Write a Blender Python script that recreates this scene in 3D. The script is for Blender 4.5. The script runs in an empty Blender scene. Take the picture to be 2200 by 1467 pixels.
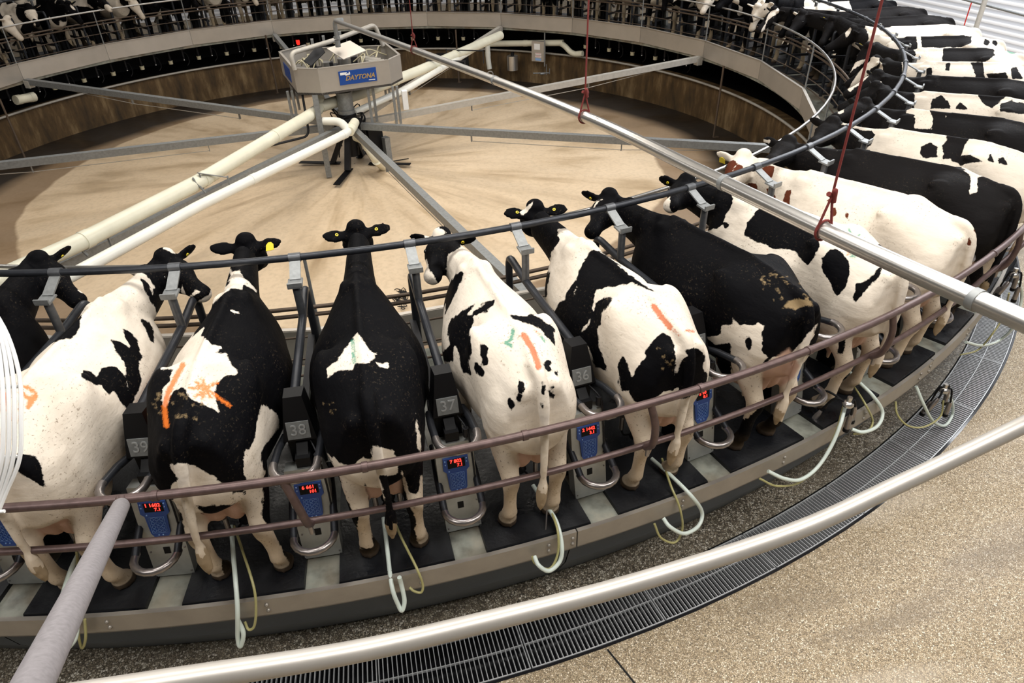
import bpy, bmesh, math, random
import numpy as np
from mathutils import Vector, Matrix, noise
random.seed(7)
C = bpy.context.scene.collection
PI = math.pi
W, H = 2200, 1467
# ------------------------------------------------------------------ camera
CAM = Vector((0, -13.88273, 4.59292)); F = 1477.88
yaw, pitch, roll = 0.22359, 0.60037, -0.02679
fw = Vector((math.sin(yaw)*math.cos(pitch), math.cos(yaw)*math.cos(pitch), -math.sin(pitch)))
rt = Vector((math.cos(yaw), -math.sin(yaw), 0)); up = rt.cross(fw)
rt, up = rt*math.cos(roll)+up*math.sin(roll), -rt*math.sin(roll)+up*math.cos(roll)
cam = bpy.data.objects.new('camera', bpy.data.cameras.new('camera')); C.objects.link(cam)
cam.matrix_world = Matrix(((rt.x, up.x, -fw.x, CAM.x), (rt.y, up.y, -fw.y, CAM.y), (rt.z, up.z, -fw.z, CAM.z), (0, 0, 0, 1)))
cam.data.sensor_width = 36; cam.data.lens = 36*F/W; cam.data.clip_start = .05; cam.data.clip_end = 200
bpy.context.scene.camera = cam
def ray(px):
    return (fw + rt*((px[0]-W/2)/F) - up*((px[1]-H/2)/F)).normalized()
def at(px, z):                       # point of the place measured from the photo, at height z
    d = ray(px); return CAM + d*((z-CAM.z)/d.z)
def dist(px, d): return CAM + ray(px)*d
def pol(deg, R, z=0.):
    a = math.radians(deg); return Vector((R*math.sin(a), R*math.cos(a), z))
# ------------------------------------------------------------------ objects
def tag(o, label=None, cat=None, group=None, kind=None):
    if label: o['label'] = label
    if cat: o['category'] = cat
    if group: o['group'] = group
    if kind: o['kind'] = kind
    return o
def empty(name, loc, rz=0, label=None, cat=None, group=None):
    o = bpy.data.objects.new(name, None); C.objects.link(o); o.location = loc; o.rotation_euler = (0, 0, rz)
    o.empty_display_size = .1
    return tag(o, label, cat, group)
def copy_tree(o, parent=None):
    c = o.copy(); C.objects.link(c); c.parent = parent
    for ch in list(o.children): copy_tree(ch, c)
    return c
class MB:
    def __init__(s): s.v = []; s.f = []; s.sm = []
    def add(s, vs, fs, smooth=False):
        n = len(s.v); s.v += [tuple(v) for v in vs]; s.f += [tuple(n+i for i in f) for f in fs]; s.sm += [smooth]*len(fs); return s
    def box(s, c, d, rot=None, bev=0):
        c = Vector(c); x, y, z = d[0]/2, d[1]/2, d[2]/2
        vs = [Vector((a*x, b*y, e*z)) for a in (-1, 1) for b in (-1, 1) for e in (-1, 1)]
        if rot is not None: vs = [rot @ v for v in vs]
        return s.add([c+v for v in vs], [(0, 1, 3, 2), (4, 6, 7, 5), (0, 4, 5, 1), (2, 3, 7, 6), (0, 2, 6, 4), (1, 5, 7, 3)])
    def beam(s, a, b, w, h, upv=(0, 0, 1)):
        a = Vector(a); b = Vector(b); d = (b-a); L = d.length; d.normalize()
        sd = d.cross(Vector(upv)).normalized(); u = sd.cross(d)
        return s.box((a+b)/2, (L, w, h), Matrix((d, sd, u)).transposed())
    def tube(s, pts, r, n=10, caps=True, closed=False):
        pts = [Vector(p) for p in pts]; m = len(pts); rs = r if isinstance(r, (list, tuple)) else [r]*m
        t = []
        for i in range(m):
            if closed: d = pts[(i+1) % m]-pts[i-1]
            else: d = pts[min(i+1, m-1)]-pts[max(i-1, 0)]
            t.append(d.normalized())
        u = t[0].orthogonal().normalized()
        if abs(t[0].z) < .9: u = Vector((0, 0, 1))-t[0]*t[0].z; u.normalize()
        vs = []
        for i in range(m):
            u = (u-t[i]*u.dot(t[i])).normalized(); w = t[i].cross(u)
            for k in range(n):
                a = 2*PI*k/n; vs.append(pts[i]+(u*math.cos(a)+w*math.sin(a))*rs[i])
        fs = [(i*n+k, i*n+(k+1) % n, ((i+1) % m)*n+(k+1) % n, ((i+1) % m)*n+k) for i in range(m if closed else m-1) for k in range(n)]
        s.add(vs, fs, True)
        if caps and not closed:
            s.add(vs[:n], [tuple(range(n))[::-1]]); s.add(vs[-n:], [tuple(range(n))])
        return s
    def cyl(s, c, r, h, n=16, axis=(0, 0, 1), r2=None):
        a = Vector(axis).normalized()*h/2; c = Vector(c); return s.tube([c-a, c+a], [r, r if r2 is None else r2], n)
    def sphere(s, c, r, n=10):
        c = Vector(c); rx, ry, rz = r if isinstance(r, tuple) else (r, r, r); vs = []; m = n
        for i in range(n//2+1):
            th = PI*i/(n//2)
            for k in range(m): a = 2*PI*k/m; vs.append(c+Vector((rx*math.sin(th)*math.cos(a), ry*math.sin(th)*math.sin(a), rz*math.cos(th))))
        return s.add(vs, [(i*m+k, (i+1)*m+k, (i+1)*m+(k+1) % m, i*m+(k+1) % m) for i in range(n//2) for k in range(m)], True)
    def poly(s, top, z0, z1):        # prism from a list of xy
        n = len(top); vs = [(x, y, z0) for x, y in top]+[(x, y, z1) for x, y in top]
        return s.add(vs, [tuple(range(n))[::-1], tuple(range(n, 2*n))]+[(i, (i+1) % n, n+(i+1) % n, n+i) for i in range(n)])
    def ring(s, R0, R1, z0, z1, a0=0, a1=360, n=144):   # annular slab / sector
        full = abs(a1-a0) >= 359.9; m = n if full else n+1; vs = []
        for i in range(m):
            a = a0+(a1-a0)*i/n
            for R, z in ((R0, z0), (R1, z0), (R1, z1), (R0, z1)): vs.append(pol(a, R, z))
        fs = []
        for i in range(n):
            j = (i+1) % m
            for k in range(4): l = (k+1) % 4; fs.append((i*4+k, j*4+k, j*4+l, i*4+l))
        if not full: fs += [(0, 1, 2, 3), (n*4+3, n*4+2, n*4+1, n*4)]
        return s.add(vs, fs)
    def lathe(s, prof, a0=0, a1=360, n=144):  # open surface of revolution from [(R, z)]
        m = n+1; k = len(prof); vs = [pol(a0+(a1-a0)*i/n, R, z) for i in range(m) for R, z in prof]
        return s.add(vs, [(i*k+j, (i+1)*k+j, (i+1)*k+j+1, i*k+j+1) for i in range(n) for j in range(k-1)])
    def build(s, name, mat, parent=None, rec=True):
        me = bpy.data.meshes.new(name); me.from_pydata(s.v, [], s.f)
        for p, b in zip(me.polygons, s.sm): p.use_smooth = b
        if rec:
            bm = bmesh.new(); bm.from_mesh(me); bmesh.ops.recalc_face_normals(bm, faces=bm.faces); bm.to_mesh(me); bm.free()
        me.materials.append(mat)
        o = bpy.data.objects.new(name, me); C.objects.link(o)
        if parent: o.parent = parent
        return o
def smooth_path(pts, n=8, closed=False):
    P = [Vector(p) for p in pts]; out = []; m = len(P)
    for i in range(m if closed else m-1):
        p0, p1, p2, p3 = (P[i-1] if (i or closed) else P[0]*2-P[1]), P[i], P[(i+1) % m], (P[(i+2) % m] if (i+2 < m or closed) else P[-1]*2-P[-2])
        for k in range(n):
            t = k/n; out.append(((p1*2)+(p2-p0)*t+(p0*2-p1*5+p2*4-p3)*t*t+(p1*3-p0-p2*3+p3)*t**3)*.5)
    if not closed: out.append(P[-1])
    return out
def bend(pts, r=.08, n=6):           # polyline with rounded corners
    P = [Vector(p) for p in pts]; out = [P[0]]
    for i in range(1, len(P)-1):
        a = (P[i-1]-P[i]); b = (P[i+1]-P[i]); ra = min(r, a.length*.49, b.length*.49); a = P[i]+a.normalized()*ra; b = P[i]+b.normalized()*ra
        for k in range(n+1): t = k/n; out.append(a*(1-t)**2+P[i]*2*t*(1-t)+b*t*t)
    return out+[P[-1]]
def text_mb(txt, size, xf, depth=.004, shear=0, bold=0):   # lettering as solid geometry; xf maps (x, y, z) to the place
    cu = bpy.data.curves.new('t', 'FONT'); cu.body = txt; cu.size = size; cu.align_x = 'CENTER'; cu.align_y = 'CENTER'
    cu.extrude = depth/2; cu.shear = shear; cu.offset = bold; cu.resolution_u = 3
    o = bpy.data.objects.new('t', cu); C.objects.link(o); bpy.context.view_layer.update()
    me = bpy.data.meshes.new_from_object(o); mb = MB(); mb.add([xf(v.co) for v in me.vertices], [tuple(p.vertices) for p in me.polygons])
    bpy.data.objects.remove(o); bpy.data.curves.remove(cu); bpy.data.meshes.remove(me); return mb
# ------------------------------------------------------------------ materials
class NT:
    def __init__(s, name):
        s.m = bpy.data.materials.new(name); s.m.use_nodes = True; s.t = s.m.node_tree; s.b = s.t.nodes['Principled BSDF']
    def n(s, ty, ins=None, **kw):
        nd = s.t.nodes.new(ty)
        for k, v in kw.items(): setattr(nd, k, v)
        for k, v in (ins or {}).items():
            if hasattr(v, 'node'): s.t.links.new(v, nd.inputs[k])
            else: nd.inputs[k].default_value = v
        return nd
    def math(s, op, a, b=0., clamp=False):
        nd = s.t.nodes.new('ShaderNodeMath'); nd.operation = op; nd.use_clamp = clamp
        for i, v in enumerate((a, b)):
            if hasattr(v, 'node'): s.t.links.new(v, nd.inputs[i])
            else: nd.inputs[i].default_value = v
        return nd.outputs[0]
    def mix(s, f, a, b):
        nd = s.t.nodes.new('ShaderNodeMix'); nd.data_type = 'RGBA'
        for i, v in ((0, f), (6, a), (7, b)):
            if hasattr(v, 'node'): s.t.links.new(v, nd.inputs[i])
            else: nd.inputs[i].default_value = v if i == 0 else (*v[:3], 1)
        return nd.outputs[2]
    def ramp(s, f, stops):
        nd = s.t.nodes.new('ShaderNodeValToRGB'); s.t.links.new(f, nd.inputs[0]); e = nd.color_ramp.elements
        while len(e) < len(stops): e.new(.5)
        for x, (p, c) in zip(e, stops): x.position = p; x.color = (*c, 1) if len(c) == 3 else c
        return nd.outputs[0]
    def noise(s, scale, detail=4, co=None, rough=.55, dim='3D', w=None, dist=0):
        nd = s.n('ShaderNodeTexNoise', {'Scale': scale, 'Detail': detail, 'Roughness': rough, 'Distortion': dist}, noise_dimensions=dim)
        if co is not None: s.t.links.new(co, nd.inputs['Vector'])
        if w is not None: s.t.links.new(w, nd.inputs['W'])
        return nd.outputs[0]
    def co(s, kind='Object', scale=None, loc=None):
        c = s.n('ShaderNodeTexCoord').outputs[kind]
        if scale or loc:
            mp = s.n('ShaderNodeMapping', {'Vector': c}); mp.inputs['Scale'].default_value = scale or (1, 1, 1); mp.inputs['Location'].default_value = loc or (0, 0, 0); c = mp.outputs[0]
        return c
    def gco(s, scale=None):
        c = s.n('ShaderNodeNewGeometry').outputs['Position']
        if scale: mp = s.n('ShaderNodeMapping', {'Vector': c}); mp.inputs['Scale'].default_value = scale; c = mp.outputs[0]
        return c
    def bump(s, h, strength=.3, d=.01):
        nd = s.n('ShaderNodeBump', {'Strength': strength, 'Distance': d, 'Height': h}); s.t.links.new(nd.outputs[0], s.b.inputs['Normal'])
    def set(s, **k):
        for a, v in k.items():
            i = s.b.inputs[{'color': 'Base Color', 'rough': 'Roughness', 'metal': 'Metallic', 'spec': 'Specular IOR Level', 'emit': 'Emission Color', 'es': 'Emission Strength', 'trans': 'Transmission Weight', 'alpha': 'Alpha', 'coat': 'Coat Weight'}[a]]
            if hasattr(v, 'node'): s.t.links.new(v, i)
            elif isinstance(v, tuple): i.default_value = (*v[:3], 1)
            else: i.default_value = v
        return s
def simple(name, col, rough=.5, metal=0., spot=.15, scale=18, spec=.5, dark=.6):
    k = NT(name); f = k.noise(scale, 6, k.co())
    c = k.mix(k.math('MULTIPLY', k.ramp(f, [(.35, (0, 0, 0)), (.7, (1, 1, 1))]), spot), col, tuple(x*dark for x in col))
    k.set(color=c, rough=rough, metal=metal, spec=spec); return k.m
M = {}
M['steel'] = simple('brushed_steel', (.50, .46, .41), .42, .5, .25, 3)
M['steel_bright'] = simple('polished_steel', (.62, .60, .57), .28, .9, .2, 10)
M['fascia'] = simple('stainless_fascia', (.36, .33, .29), .4, .5, .4, 5)
M['galv'] = simple('galvanised_steel', (.30, .31, .31), .5, .55, .6, 25)
M['galv_pale'] = simple('dusty_galvanised_steel', (.50, .47, .42), .6, .35, .4, 14)
M['black_pipe'] = simple('dark_worn_pipe', (.035, .038, .046), .38, .5, .6, 22)
M['grey_pipe'] = simple('grey_worn_pipe', (.13, .135, .145), .42, .6, .7, 22)
M['shiny_tip'] = simple('worn_bare_metal', (.33, .30, .29), .3, .85, .5, 25)
M['brown_pipe'] = simple('rusty_brown_pipe', (.13, .085, .08), .42, .45, .6, 20, dark=.45)
M['rust_thin'] = simple('rusty_rail', (.12, .085, .06), .6, .3, .5, 30)
M['pale_pipe'] = simple('pale_handrail', (.46, .43, .39), .4, .4, .2, 8)
M['sleeve'] = simple('matt_grey_sleeve', (.27, .25, .26), .75, .1, .6, 60)
M['pvc'] = simple('cream_pvc', (.78, .75, .60), .4, 0, .35, 3)
M['pvc_white'] = simple('white_pvc', (.85, .84, .76), .35, 0, .2, 3)
M['cap'] = simple('cream_fitting', (.55, .5, .34), .5, 0, .3, 10)
M['black'] = simple('black_plastic', (.005, .005, .006), .5, 0, .3, 30, spec=.2)
M['darkgrey'] = simple('dark_grey_metal', (.022, .022, .025), .5, .3, .5, 25, spec=.3)
M['white_hose'] = simple('milky_hose', (.66, .74, .68), .3, 0, .1, 10)
M['green_hose'] = simple('yellow_green_hose', (.40, .37, .16), .35, 0, .3, 20)
M['blue'] = simple('blue_panel', (.012, .065, .30), .35, 0, .15, 30)
M['blue_light'] = simple('pale_blue_print', (.25, .42, .75), .4)
M['white'] = simple('white_plastic', (.85, .85, .84), .4, 0, .1)
M['orange_text'] = simple('tan_lettering', (.42, .27, .10), .5)
M['yellow'] = simple('yellow_tag', (.80, .62, .03), .5, 0, .1)
M['red_rope'] = simple('red_rope', (.17, .022, .018), .8, 0, .4, 60)
M['red_plastic'] = simple('red_plastic', (.55, .015, .01), .4)
M['plate'] = simple('cast_number_plate', (.22, .23, .23), .55, .3, .5, 30)
M['plate_num'] = simple('embossed_digits', (.36, .37, .37), .55, .3, .2, 30)
M['cabinet'] = simple('pedestal_panel', (.44, .45, .43), .45, .45, .45, 12)
M['hoof'] = simple('hoof_horn', (.10, .075, .05), .7, 0, .5, 20)
M['eye'] = simple('eye_gloss', (.006, .005, .005), .12)
M['pink'] = simple('udder_skin', (.62, .36, .26), .6, 0, .3, 12)
M['switch'] = simple('tail_hair', (.42, .30, .16), .9, 0, .8, 40, dark=.3)
k = NT('red_digits'); k.set(color=(.2, 0, 0), emit=(1, .03, .02), es=4.); M['led'] = k.m
k = NT('red_lamp'); k.set(color=(.5, .01, .01), emit=(1, .02, .01), es=1.2); M['lamp'] = k.m
def radial(k):                        # angle and radius about the platform axis
    sep = k.n('ShaderNodeSeparateXYZ', {0: k.gco()}); x, y = sep.outputs[0], sep.outputs[1]
    ang = k.math('ARCTAN2', x, y); r = k.math('SQRT', k.math('ADD', k.math('MULTIPLY', x, x), k.math('MULTIPLY', y, y)))
    return ang, r, sep.outputs[2]
# pit floor: sandy concrete with wet radial streaks and a damp ring towards the wall, its black outer band part wet, part painted shadow
k = NT('pit_concrete'); ang, r, z = radial(k)
co = k.n('ShaderNodeCombineXYZ', {0: k.math('MULTIPLY', ang, 5.), 1: k.math('MULTIPLY', r, .30)}).outputs[0]
st = k.noise(1.6, 3, co, .6); st2 = k.noise(.55, 5, k.gco()); fine = k.noise(14, 6, k.gco((1, 1, .1)))
c = k.ramp(st, [(.25, (.36, .25, .145)), (.38, (.50, .37, .23)), (.50, (.62, .475, .315)), (.75, (.68, .535, .37))])
c = k.mix(k.math('MULTIPLY', k.ramp(st2, [(.4, (0, 0, 0)), (.62, (1, 1, 1))]), .45), c, (.70, .55, .38))
c = k.mix(k.math('MULTIPLY', k.ramp(fine, [(.45, (0, 0, 0)), (.75, (1, 1, 1))]), .3), c, (.30, .22, .14))
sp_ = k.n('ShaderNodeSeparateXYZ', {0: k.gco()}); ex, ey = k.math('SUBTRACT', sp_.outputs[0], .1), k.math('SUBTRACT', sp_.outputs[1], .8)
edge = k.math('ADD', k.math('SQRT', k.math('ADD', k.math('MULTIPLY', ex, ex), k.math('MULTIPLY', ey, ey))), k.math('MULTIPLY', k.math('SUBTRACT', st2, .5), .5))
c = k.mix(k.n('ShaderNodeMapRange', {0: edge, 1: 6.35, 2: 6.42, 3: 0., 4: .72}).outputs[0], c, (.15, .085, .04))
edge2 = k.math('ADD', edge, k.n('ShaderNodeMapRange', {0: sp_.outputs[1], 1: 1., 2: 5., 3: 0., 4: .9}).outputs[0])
c = k.mix(k.n('ShaderNodeMapRange', {0: edge2, 1: 7.3, 2: 7.8, 3: 0., 4: .96}).outputs[0], c, (.012, .009, .007))  # outer black band: wet floor with wall-foot shadow put into the colour
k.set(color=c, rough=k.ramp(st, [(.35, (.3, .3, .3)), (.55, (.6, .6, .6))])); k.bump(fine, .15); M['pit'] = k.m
# pit wall with vertical stains
k = NT('stained_wall'); ang, r, z = radial(k)
co = k.n('ShaderNodeCombineXYZ', {0: k.math('MULTIPLY', ang, 30.), 1: k.math('MULTIPLY', z, .8)}).outputs[0]
s1 = k.noise(1., 5, co, .65); s2 = k.noise(1.5, 5, k.gco())
c = k.ramp(s1, [(.3, (.018, .010, .003)), (.5, (.105, .058, .018)), (.72, (.33, .225, .11))])
c = k.mix(k.math('MULTIPLY', s2, .5), c, (.07, .045, .02))
k.set(color=c, rough=.75); k.bump(s1, .2); M['pitwall'] = k.m
# pebbled aggregate, terrazzo
def pebble(name, scale, cols, rough, wet):
    k = NT(name); co = k.gco(); v = k.n('ShaderNodeTexVoronoi', {'Vector': co, 'Scale': scale, 'Randomness': 1.}); ve = k.n('ShaderNodeTexVoronoi', {'Vector': co, 'Scale': scale}, feature='DISTANCE_TO_EDGE')
    rnd = k.n('ShaderNodeSeparateColor', {0: v.outputs['Color']}).outputs[0]
    c = k.ramp(rnd, cols); e = k.ramp(ve.outputs['Distance'], [(.02, (0, 0, 0)), (.16, (1, 1, 1))])
    c = k.mix(e, tuple(x*.35 for x in cols[0][1]), c)
    blot = k.noise(.9, 4, co); stre = k.noise(1.1, 3, k.gco((.5, 1.6, 1)))
    c = k.mix(k.math('MULTIPLY', k.ramp(blot, [(.42, (0, 0, 0)), (.6, (1, 1, 1))]), wet), c, tuple(x*.55 for x in cols[1][1]))
    k.set(color=c, rough=rough); k.bump(e, .35, .004); return k, c
k, c = pebble('aggregate', 62, [(0, (.09, .075, .055)), (.35, (.24, .20, .145)), (.7, (.40, .36, .28)), (1, (.62, .58, .50))], .3, .35); M['agg'] = k.m
k, c = pebble('terrazzo', 95, [(0, (.28, .20, .11)), (.3, (.48, .37, .23)), (.75, (.60, .48, .32)), (1, (.85, .76, .60))], .5, .0)
co = k.gco(); w = k.n('ShaderNodeMapping', {'Vector': co}); w.inputs['Rotation'].default_value = (0, 0, math.radians(38)); w.inputs['Scale'].default_value = (.28, 1.5, 1)
s = k.noise(.9, 3, w.outputs[0], .5)
c = k.mix(k.math('MULTIPLY', k.ramp(s, [(.34, (1, 1, 1)), (.44, (0, 0, 0))]), .75), c, (.16, .12, .075))
c = k.mix(k.math('MULTIPLY', k.ramp(s, [(.55, (0, 0, 0)), (.68, (1, 1, 1))]), .35), c, (.70, .62, .52))
k.set(color=c, rough=k.ramp(s, [(.4, (.35, .35, .35)), (.6, (.65, .65, .65))])); M['terrazzo'] = k.m
# deck pieces
k = NT('deck_concrete'); n1 = k.noise(6, 6, k.gco()); n2 = k.noise(1.7, 3, k.gco())
c = k.ramp(n1, [(.3, (.10, .10, .085)), (.55, (.26, .27, .23)), (.75, (.36, .34, .28))]); c = k.mix(k.math('MULTIPLY', k.ramp(n2, [(.5, (0, 0, 0)), (.65, (1, 1, 1))]), .5), c, (.18, .11, .05))
k.set(color=c, rough=.35); k.bump(n1, .2); M['deck'] = k.m
k = NT('wet_rubber'); n1 = k.noise(40, 6, k.gco()); n2 = k.noise(2.5, 3, k.gco())
k.set(color=k.mix(k.math('MULTIPLY', n1, .3), (.004, .0045, .006), (.018, .02, .025)), rough=k.ramp(n2, [(.4, (.25, .25, .25)), (.65, (.6, .6, .6))]), spec=.5); k.bump(n1, .5, .006); M['rubber'] = k.m
k = NT('skirt_rubber'); n1 = k.noise(60, 3, k.gco()); n2 = k.noise(3, 3, k.gco())
k.set(color=k.mix(n2, (.06, .07, .082), (.10, .115, .13)), rough=.55); k.bump(n1, .3, .003); M['skirt'] = k.m
k = NT('bright_siding'); sp = k.n('ShaderNodeSeparateXYZ', {0: k.gco()}); sw = k.math('SINE', k.math('MULTIPLY', sp.outputs[2], 42.))
c = k.ramp(sw, [(.0, (.55, .57, .62)), (.12, (.86, .87, .90))]); k.set(color=c, rough=.5); k.bump(sw, .4); M['siding'] = k.m
M['render'] = simple('painted_block', (.16, .16, .155), .8, 0, .3, 2)
# coats
def coat(name, dark=(.0022, .0022, .003), attr=True):
    k = NT(name); co = k.co(); nz = k.noise(26, 5, k.co('Object', (1, 1, 1)), .7); big = k.noise(5, 3, co)
    if attr:
        a = k.n('ShaderNodeAttribute', attribute_name='coat').outputs['Fac']
        s = k.math('ADD', k.math('ADD', a, k.math('MULTIPLY', k.math('SUBTRACT', nz, .5), .035)), k.math('MULTIPLY', k.math('SUBTRACT', k.noise(9, 2, co), .5), .05))
        s = k.n('ShaderNodeMapRange', {0: s, 1: -.003, 2: .003}).outputs[0]
    else:
        rnd = k.n('ShaderNodeObjectInfo').outputs['Random']
        s = k.noise(1.25, 1.5, k.co('Object', (1.4, 1, .9)), .5, '4D', k.math('MULTIPLY', rnd, 61.), .35)
        th = k.math('ADD', .40, k.math('MULTIPLY', k.math('FRACT', k.math('MULTIPLY', rnd, 7.31)), .2))
        s = k.math('ADD', k.math('SUBTRACT', s, th), k.math('MULTIPLY', k.math('SUBTRACT', nz, .5), .02))
        s = k.n('ShaderNodeMapRange', {0: s, 1: -.004, 2: .004}).outputs[0]
    wh = k.mix(k.math('MULTIPLY', big, .5), (.76, .685, .59), (.62, .53, .42))
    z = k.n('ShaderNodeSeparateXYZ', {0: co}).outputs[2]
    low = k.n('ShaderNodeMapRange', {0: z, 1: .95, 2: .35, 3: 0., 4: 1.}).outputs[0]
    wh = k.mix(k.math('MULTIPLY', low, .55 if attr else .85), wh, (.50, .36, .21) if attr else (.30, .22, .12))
    spk = k.ramp(k.noise(60, 3, co, .7), [(.59, (0, 0, 0)), (.68, (1, 1, 1))])
    dirt = k.math('MULTIPLY', spk, k.ramp(k.noise(3, 2, co), [(.42, (0, 0, 0)), (.6, (1, 1, 1))]))
    grime = k.math('MULTIPLY', k.ramp(k.noise(2.2, 5, co, .65), [(.5, (0, 0, 0)), (.7, (1, 1, 1))]), .45)
    wh = k.mix(grime, wh, (.42, .35, .27))
    wh = k.mix(k.math('MULTIPLY', dirt, .75), wh, (.14, .09, .05))
    bl = k.mix(k.math('MULTIPLY', dirt, .35), dark, (.10, .075, .05))
    c = k.mix(s, wh, bl)
    foot = k.n('ShaderNodeMapRange', {0: k.math('ADD', z, k.math('MULTIPLY', nz, .2)), 1: .32, 2: .12, 3: 0., 4: .8}).outputs[0]
    c = k.mix(k.math('MULTIPLY', foot, nz), c, (.13, .09, .05))
    c = k.mix(k.n('ShaderNodeMapRange', {0: z, 1: .055, 2: .045}).outputs[0], c, (.07, .05, .035))
    if attr:
        p = k.n('ShaderNodeAttribute', attribute_name='pinkness').outputs['Fac']
        c = k.mix(p, c, (.52, .34, .26))
        mk = k.n('ShaderNodeAttribute', attribute_name='mark'); mf = k.n('ShaderNodeAttribute', attribute_name='markd').outputs['Fac']
        f = k.n('ShaderNodeMapRange', {0: k.math('ADD', mf, k.math('MULTIPLY', k.math('SUBTRACT', k.noise(70, 3, co, .7), .5), .03)), 1: -.004, 2: .006, 3: 0., 4: .85}).outputs[0]
        c = k.mix(f, c, mk.outputs['Color'])
    k.set(color=c, rough=k.math('ADD', .55, k.math('MULTIPLY', nz, .2)), spec=.05); k.bump(k.math('ADD', k.math('MULTIPLY', k.noise(90, 4, k.co('Object', (.35, 1, 1))), .2), k.math('MULTIPLY', k.noise(7, 3, k.co('Object', (.6, 1, 1.3)), .5), 1.6)), .35, .02)
    return k.m
M['coat'] = coat('holstein_coat'); M['coat_dusty'] = coat('dusty_holstein_coat', (.009, .0082, .0084)); M['drain'] = simple('wet_drain_channel', (.012, .012, .014), .12, 0, .3, 20); M['coat_red'] = coat('red_holstein_coat', (.10, .026, .012)); M['coat_far'] = coat('far_holstein_coat', attr=False)
M['grate'] = simple('grating_steel', (.55, .56, .57), .35, .35, .2, 12)
# ------------------------------------------------------------------ cows
R0 = 10.17; DECK = .88                # radius of a cow's middle, height of the deck
def cowframe(deg, lat=0., back=0., turn=0.):
    a = math.radians(deg); o = pol(deg, R0+back, DECK+.026)
    h = Vector((-math.sin(a), -math.cos(a), 0)); left = Vector((-h.y, h.x, 0)); o = o+left*lat
    t = math.radians(turn); h2 = h*math.cos(t)+left*math.sin(t)
    return o, math.atan2(h2.y, h2.x)
BODY = [ # x, [(z, half width) from the spine down to the belly]
 (-.80, [(1.27, 0), (1.26, .07), (1.23, .13), (1.15, .16), (1.02, .17), (.9, .15), (.8, .09), (.76, 0)]),
 (-.72, [(1.34, 0), (1.325, .06), (1.27, .14), (1.17, .20), (1.03, .235), (.9, .22), (.76, .15), (.68, 0)]),
 (-.56, [(1.405, 0), (1.385, .06), (1.32, .16), (1.21, .245), (1.07, .285), (.9, .27), (.72, .19), (.62, 0)]),
 (-.40, [(1.43, 0), (1.41, .07), (1.365, .21), (1.27, .285), (1.1, .295), (.9, .28), (.70, .21), (.58, 0)]),
 (-.27, [(1.44, 0), (1.42, .07), (1.39, .21), (1.32, .285), (1.15, .295), (.92, .31), (.70, .24), (.57, 0)]),
 (-.12, [(1.435, 0), (1.40, .055), (1.345, .145), (1.25, .215), (1.10, .305), (.90, .345), (.68, .25), (.56, 0)]),
 (.05, [(1.42, 0), (1.40, .05), (1.345, .15), (1.25, .25), (1.08, .345), (.86, .365), (.66, .25), (.55, 0)]),
 (.25, [(1.41, 0), (1.39, .045), (1.33, .14), (1.22, .245), (1.05, .335), (.85, .35), (.66, .23), (.56, 0)]),
 (.43, [(1.405, 0), (1.385, .04), (1.32, .125), (1.20, .215), (1.03, .295), (.85, .305), (.68, .19), (.59, 0)]),
 (.58, [(1.405, 0), (1.385, .035), (1.32, .11), (1.19, .19), (1.02, .255), (.86, .265), (.70, .17), (.61, 0)]),
 (.72, [(1.38, 0), (1.36, .035), (1.29, .10), (1.17, .165), (1.02, .22), (.88, .23), (.74, .15), (.66, 0)]),
 (.84, [(1.31, 0), (1.29, .035), (1.23, .09), (1.13, .13), (1.02, .16), (.90, .16), (.80, .10), (.75, 0)])]
HIND = [(-.52, .15, 1.17, .19, .11), (-.54, .165, 1.0, .225, .125), (-.54, .172, .86, .20, .115), (-.55, .172, .74, .15, .092), (-.61, .17, .62, .105, .075), (-.68, .165, .52, .080, .062), (-.695, .165, .45, .066, .056), (-.675, .165, .35, .047, .047), (-.66, .165, .22, .046, .047), (-.64, .165, .14, .058, .057), (-.61, .165, .09, .052, .055), (-.59, .165, .045, .072, .066), (-.58, .165, 0, .082, .072)]
FRONT = [(.56, .13, .98, .15, .08), (.55, .165, .80, .11, .075), (.55, .165, .66, .08, .06), (.57, .16, .52, .062, .056), (.58, .155, .42, .064, .06), (.58, .155, .36, .054, .052), (.58, .155, .25, .044, .043), (.58, .155, .14, .055, .053), (.60, .155, .08, .05, .053), (.62, .155, .04, .068, .064), (.625, .155, 0, .076, .068)]
def interp(rows, n):                   # Catmull-Rom along rows of equal length tuples
    rows = [np.array(r, float) for r in rows]; out = []; m = len(rows)
    for i in range(m-1):
        p0, p1, p2, p3 = rows[max(i-1, 0)], rows[i], rows[i+1], rows[min(i+2, m-1)]
        for k in range(n): t = k/n; out.append(.5*(2*p1+(p2-p0)*t+(2*p0-5*p1+4*p2-p3)*t*t+(3*p1-p0-3*p2+p3)*t**3))
    out.append(rows[-1]); return out
def loft(mb, rings):                   # closed skin over rings of points, capped
    n = len(rings[0]); vs = [p for r in rings for p in r]; m = len(rings)
    mb.add(vs, [(i*n+k, i*n+(k+1) % n, (i+1)*n+(k+1) % n, (i+1)*n+k) for i in range(m-1) for k in range(n)]+[tuple(range(n))[::-1], tuple(range((m-1)*n, m*n))], True)
def eloft(mb, st, n=14):               # st: centre, axis a, axis b, ra, rb
    loft(mb, [[c+a*(ra*math.cos(2*PI*k/n))+b*(rb*math.sin(2*PI*k/n)) for k in range(n)] for c, a, b, ra, rb in st])
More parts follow.
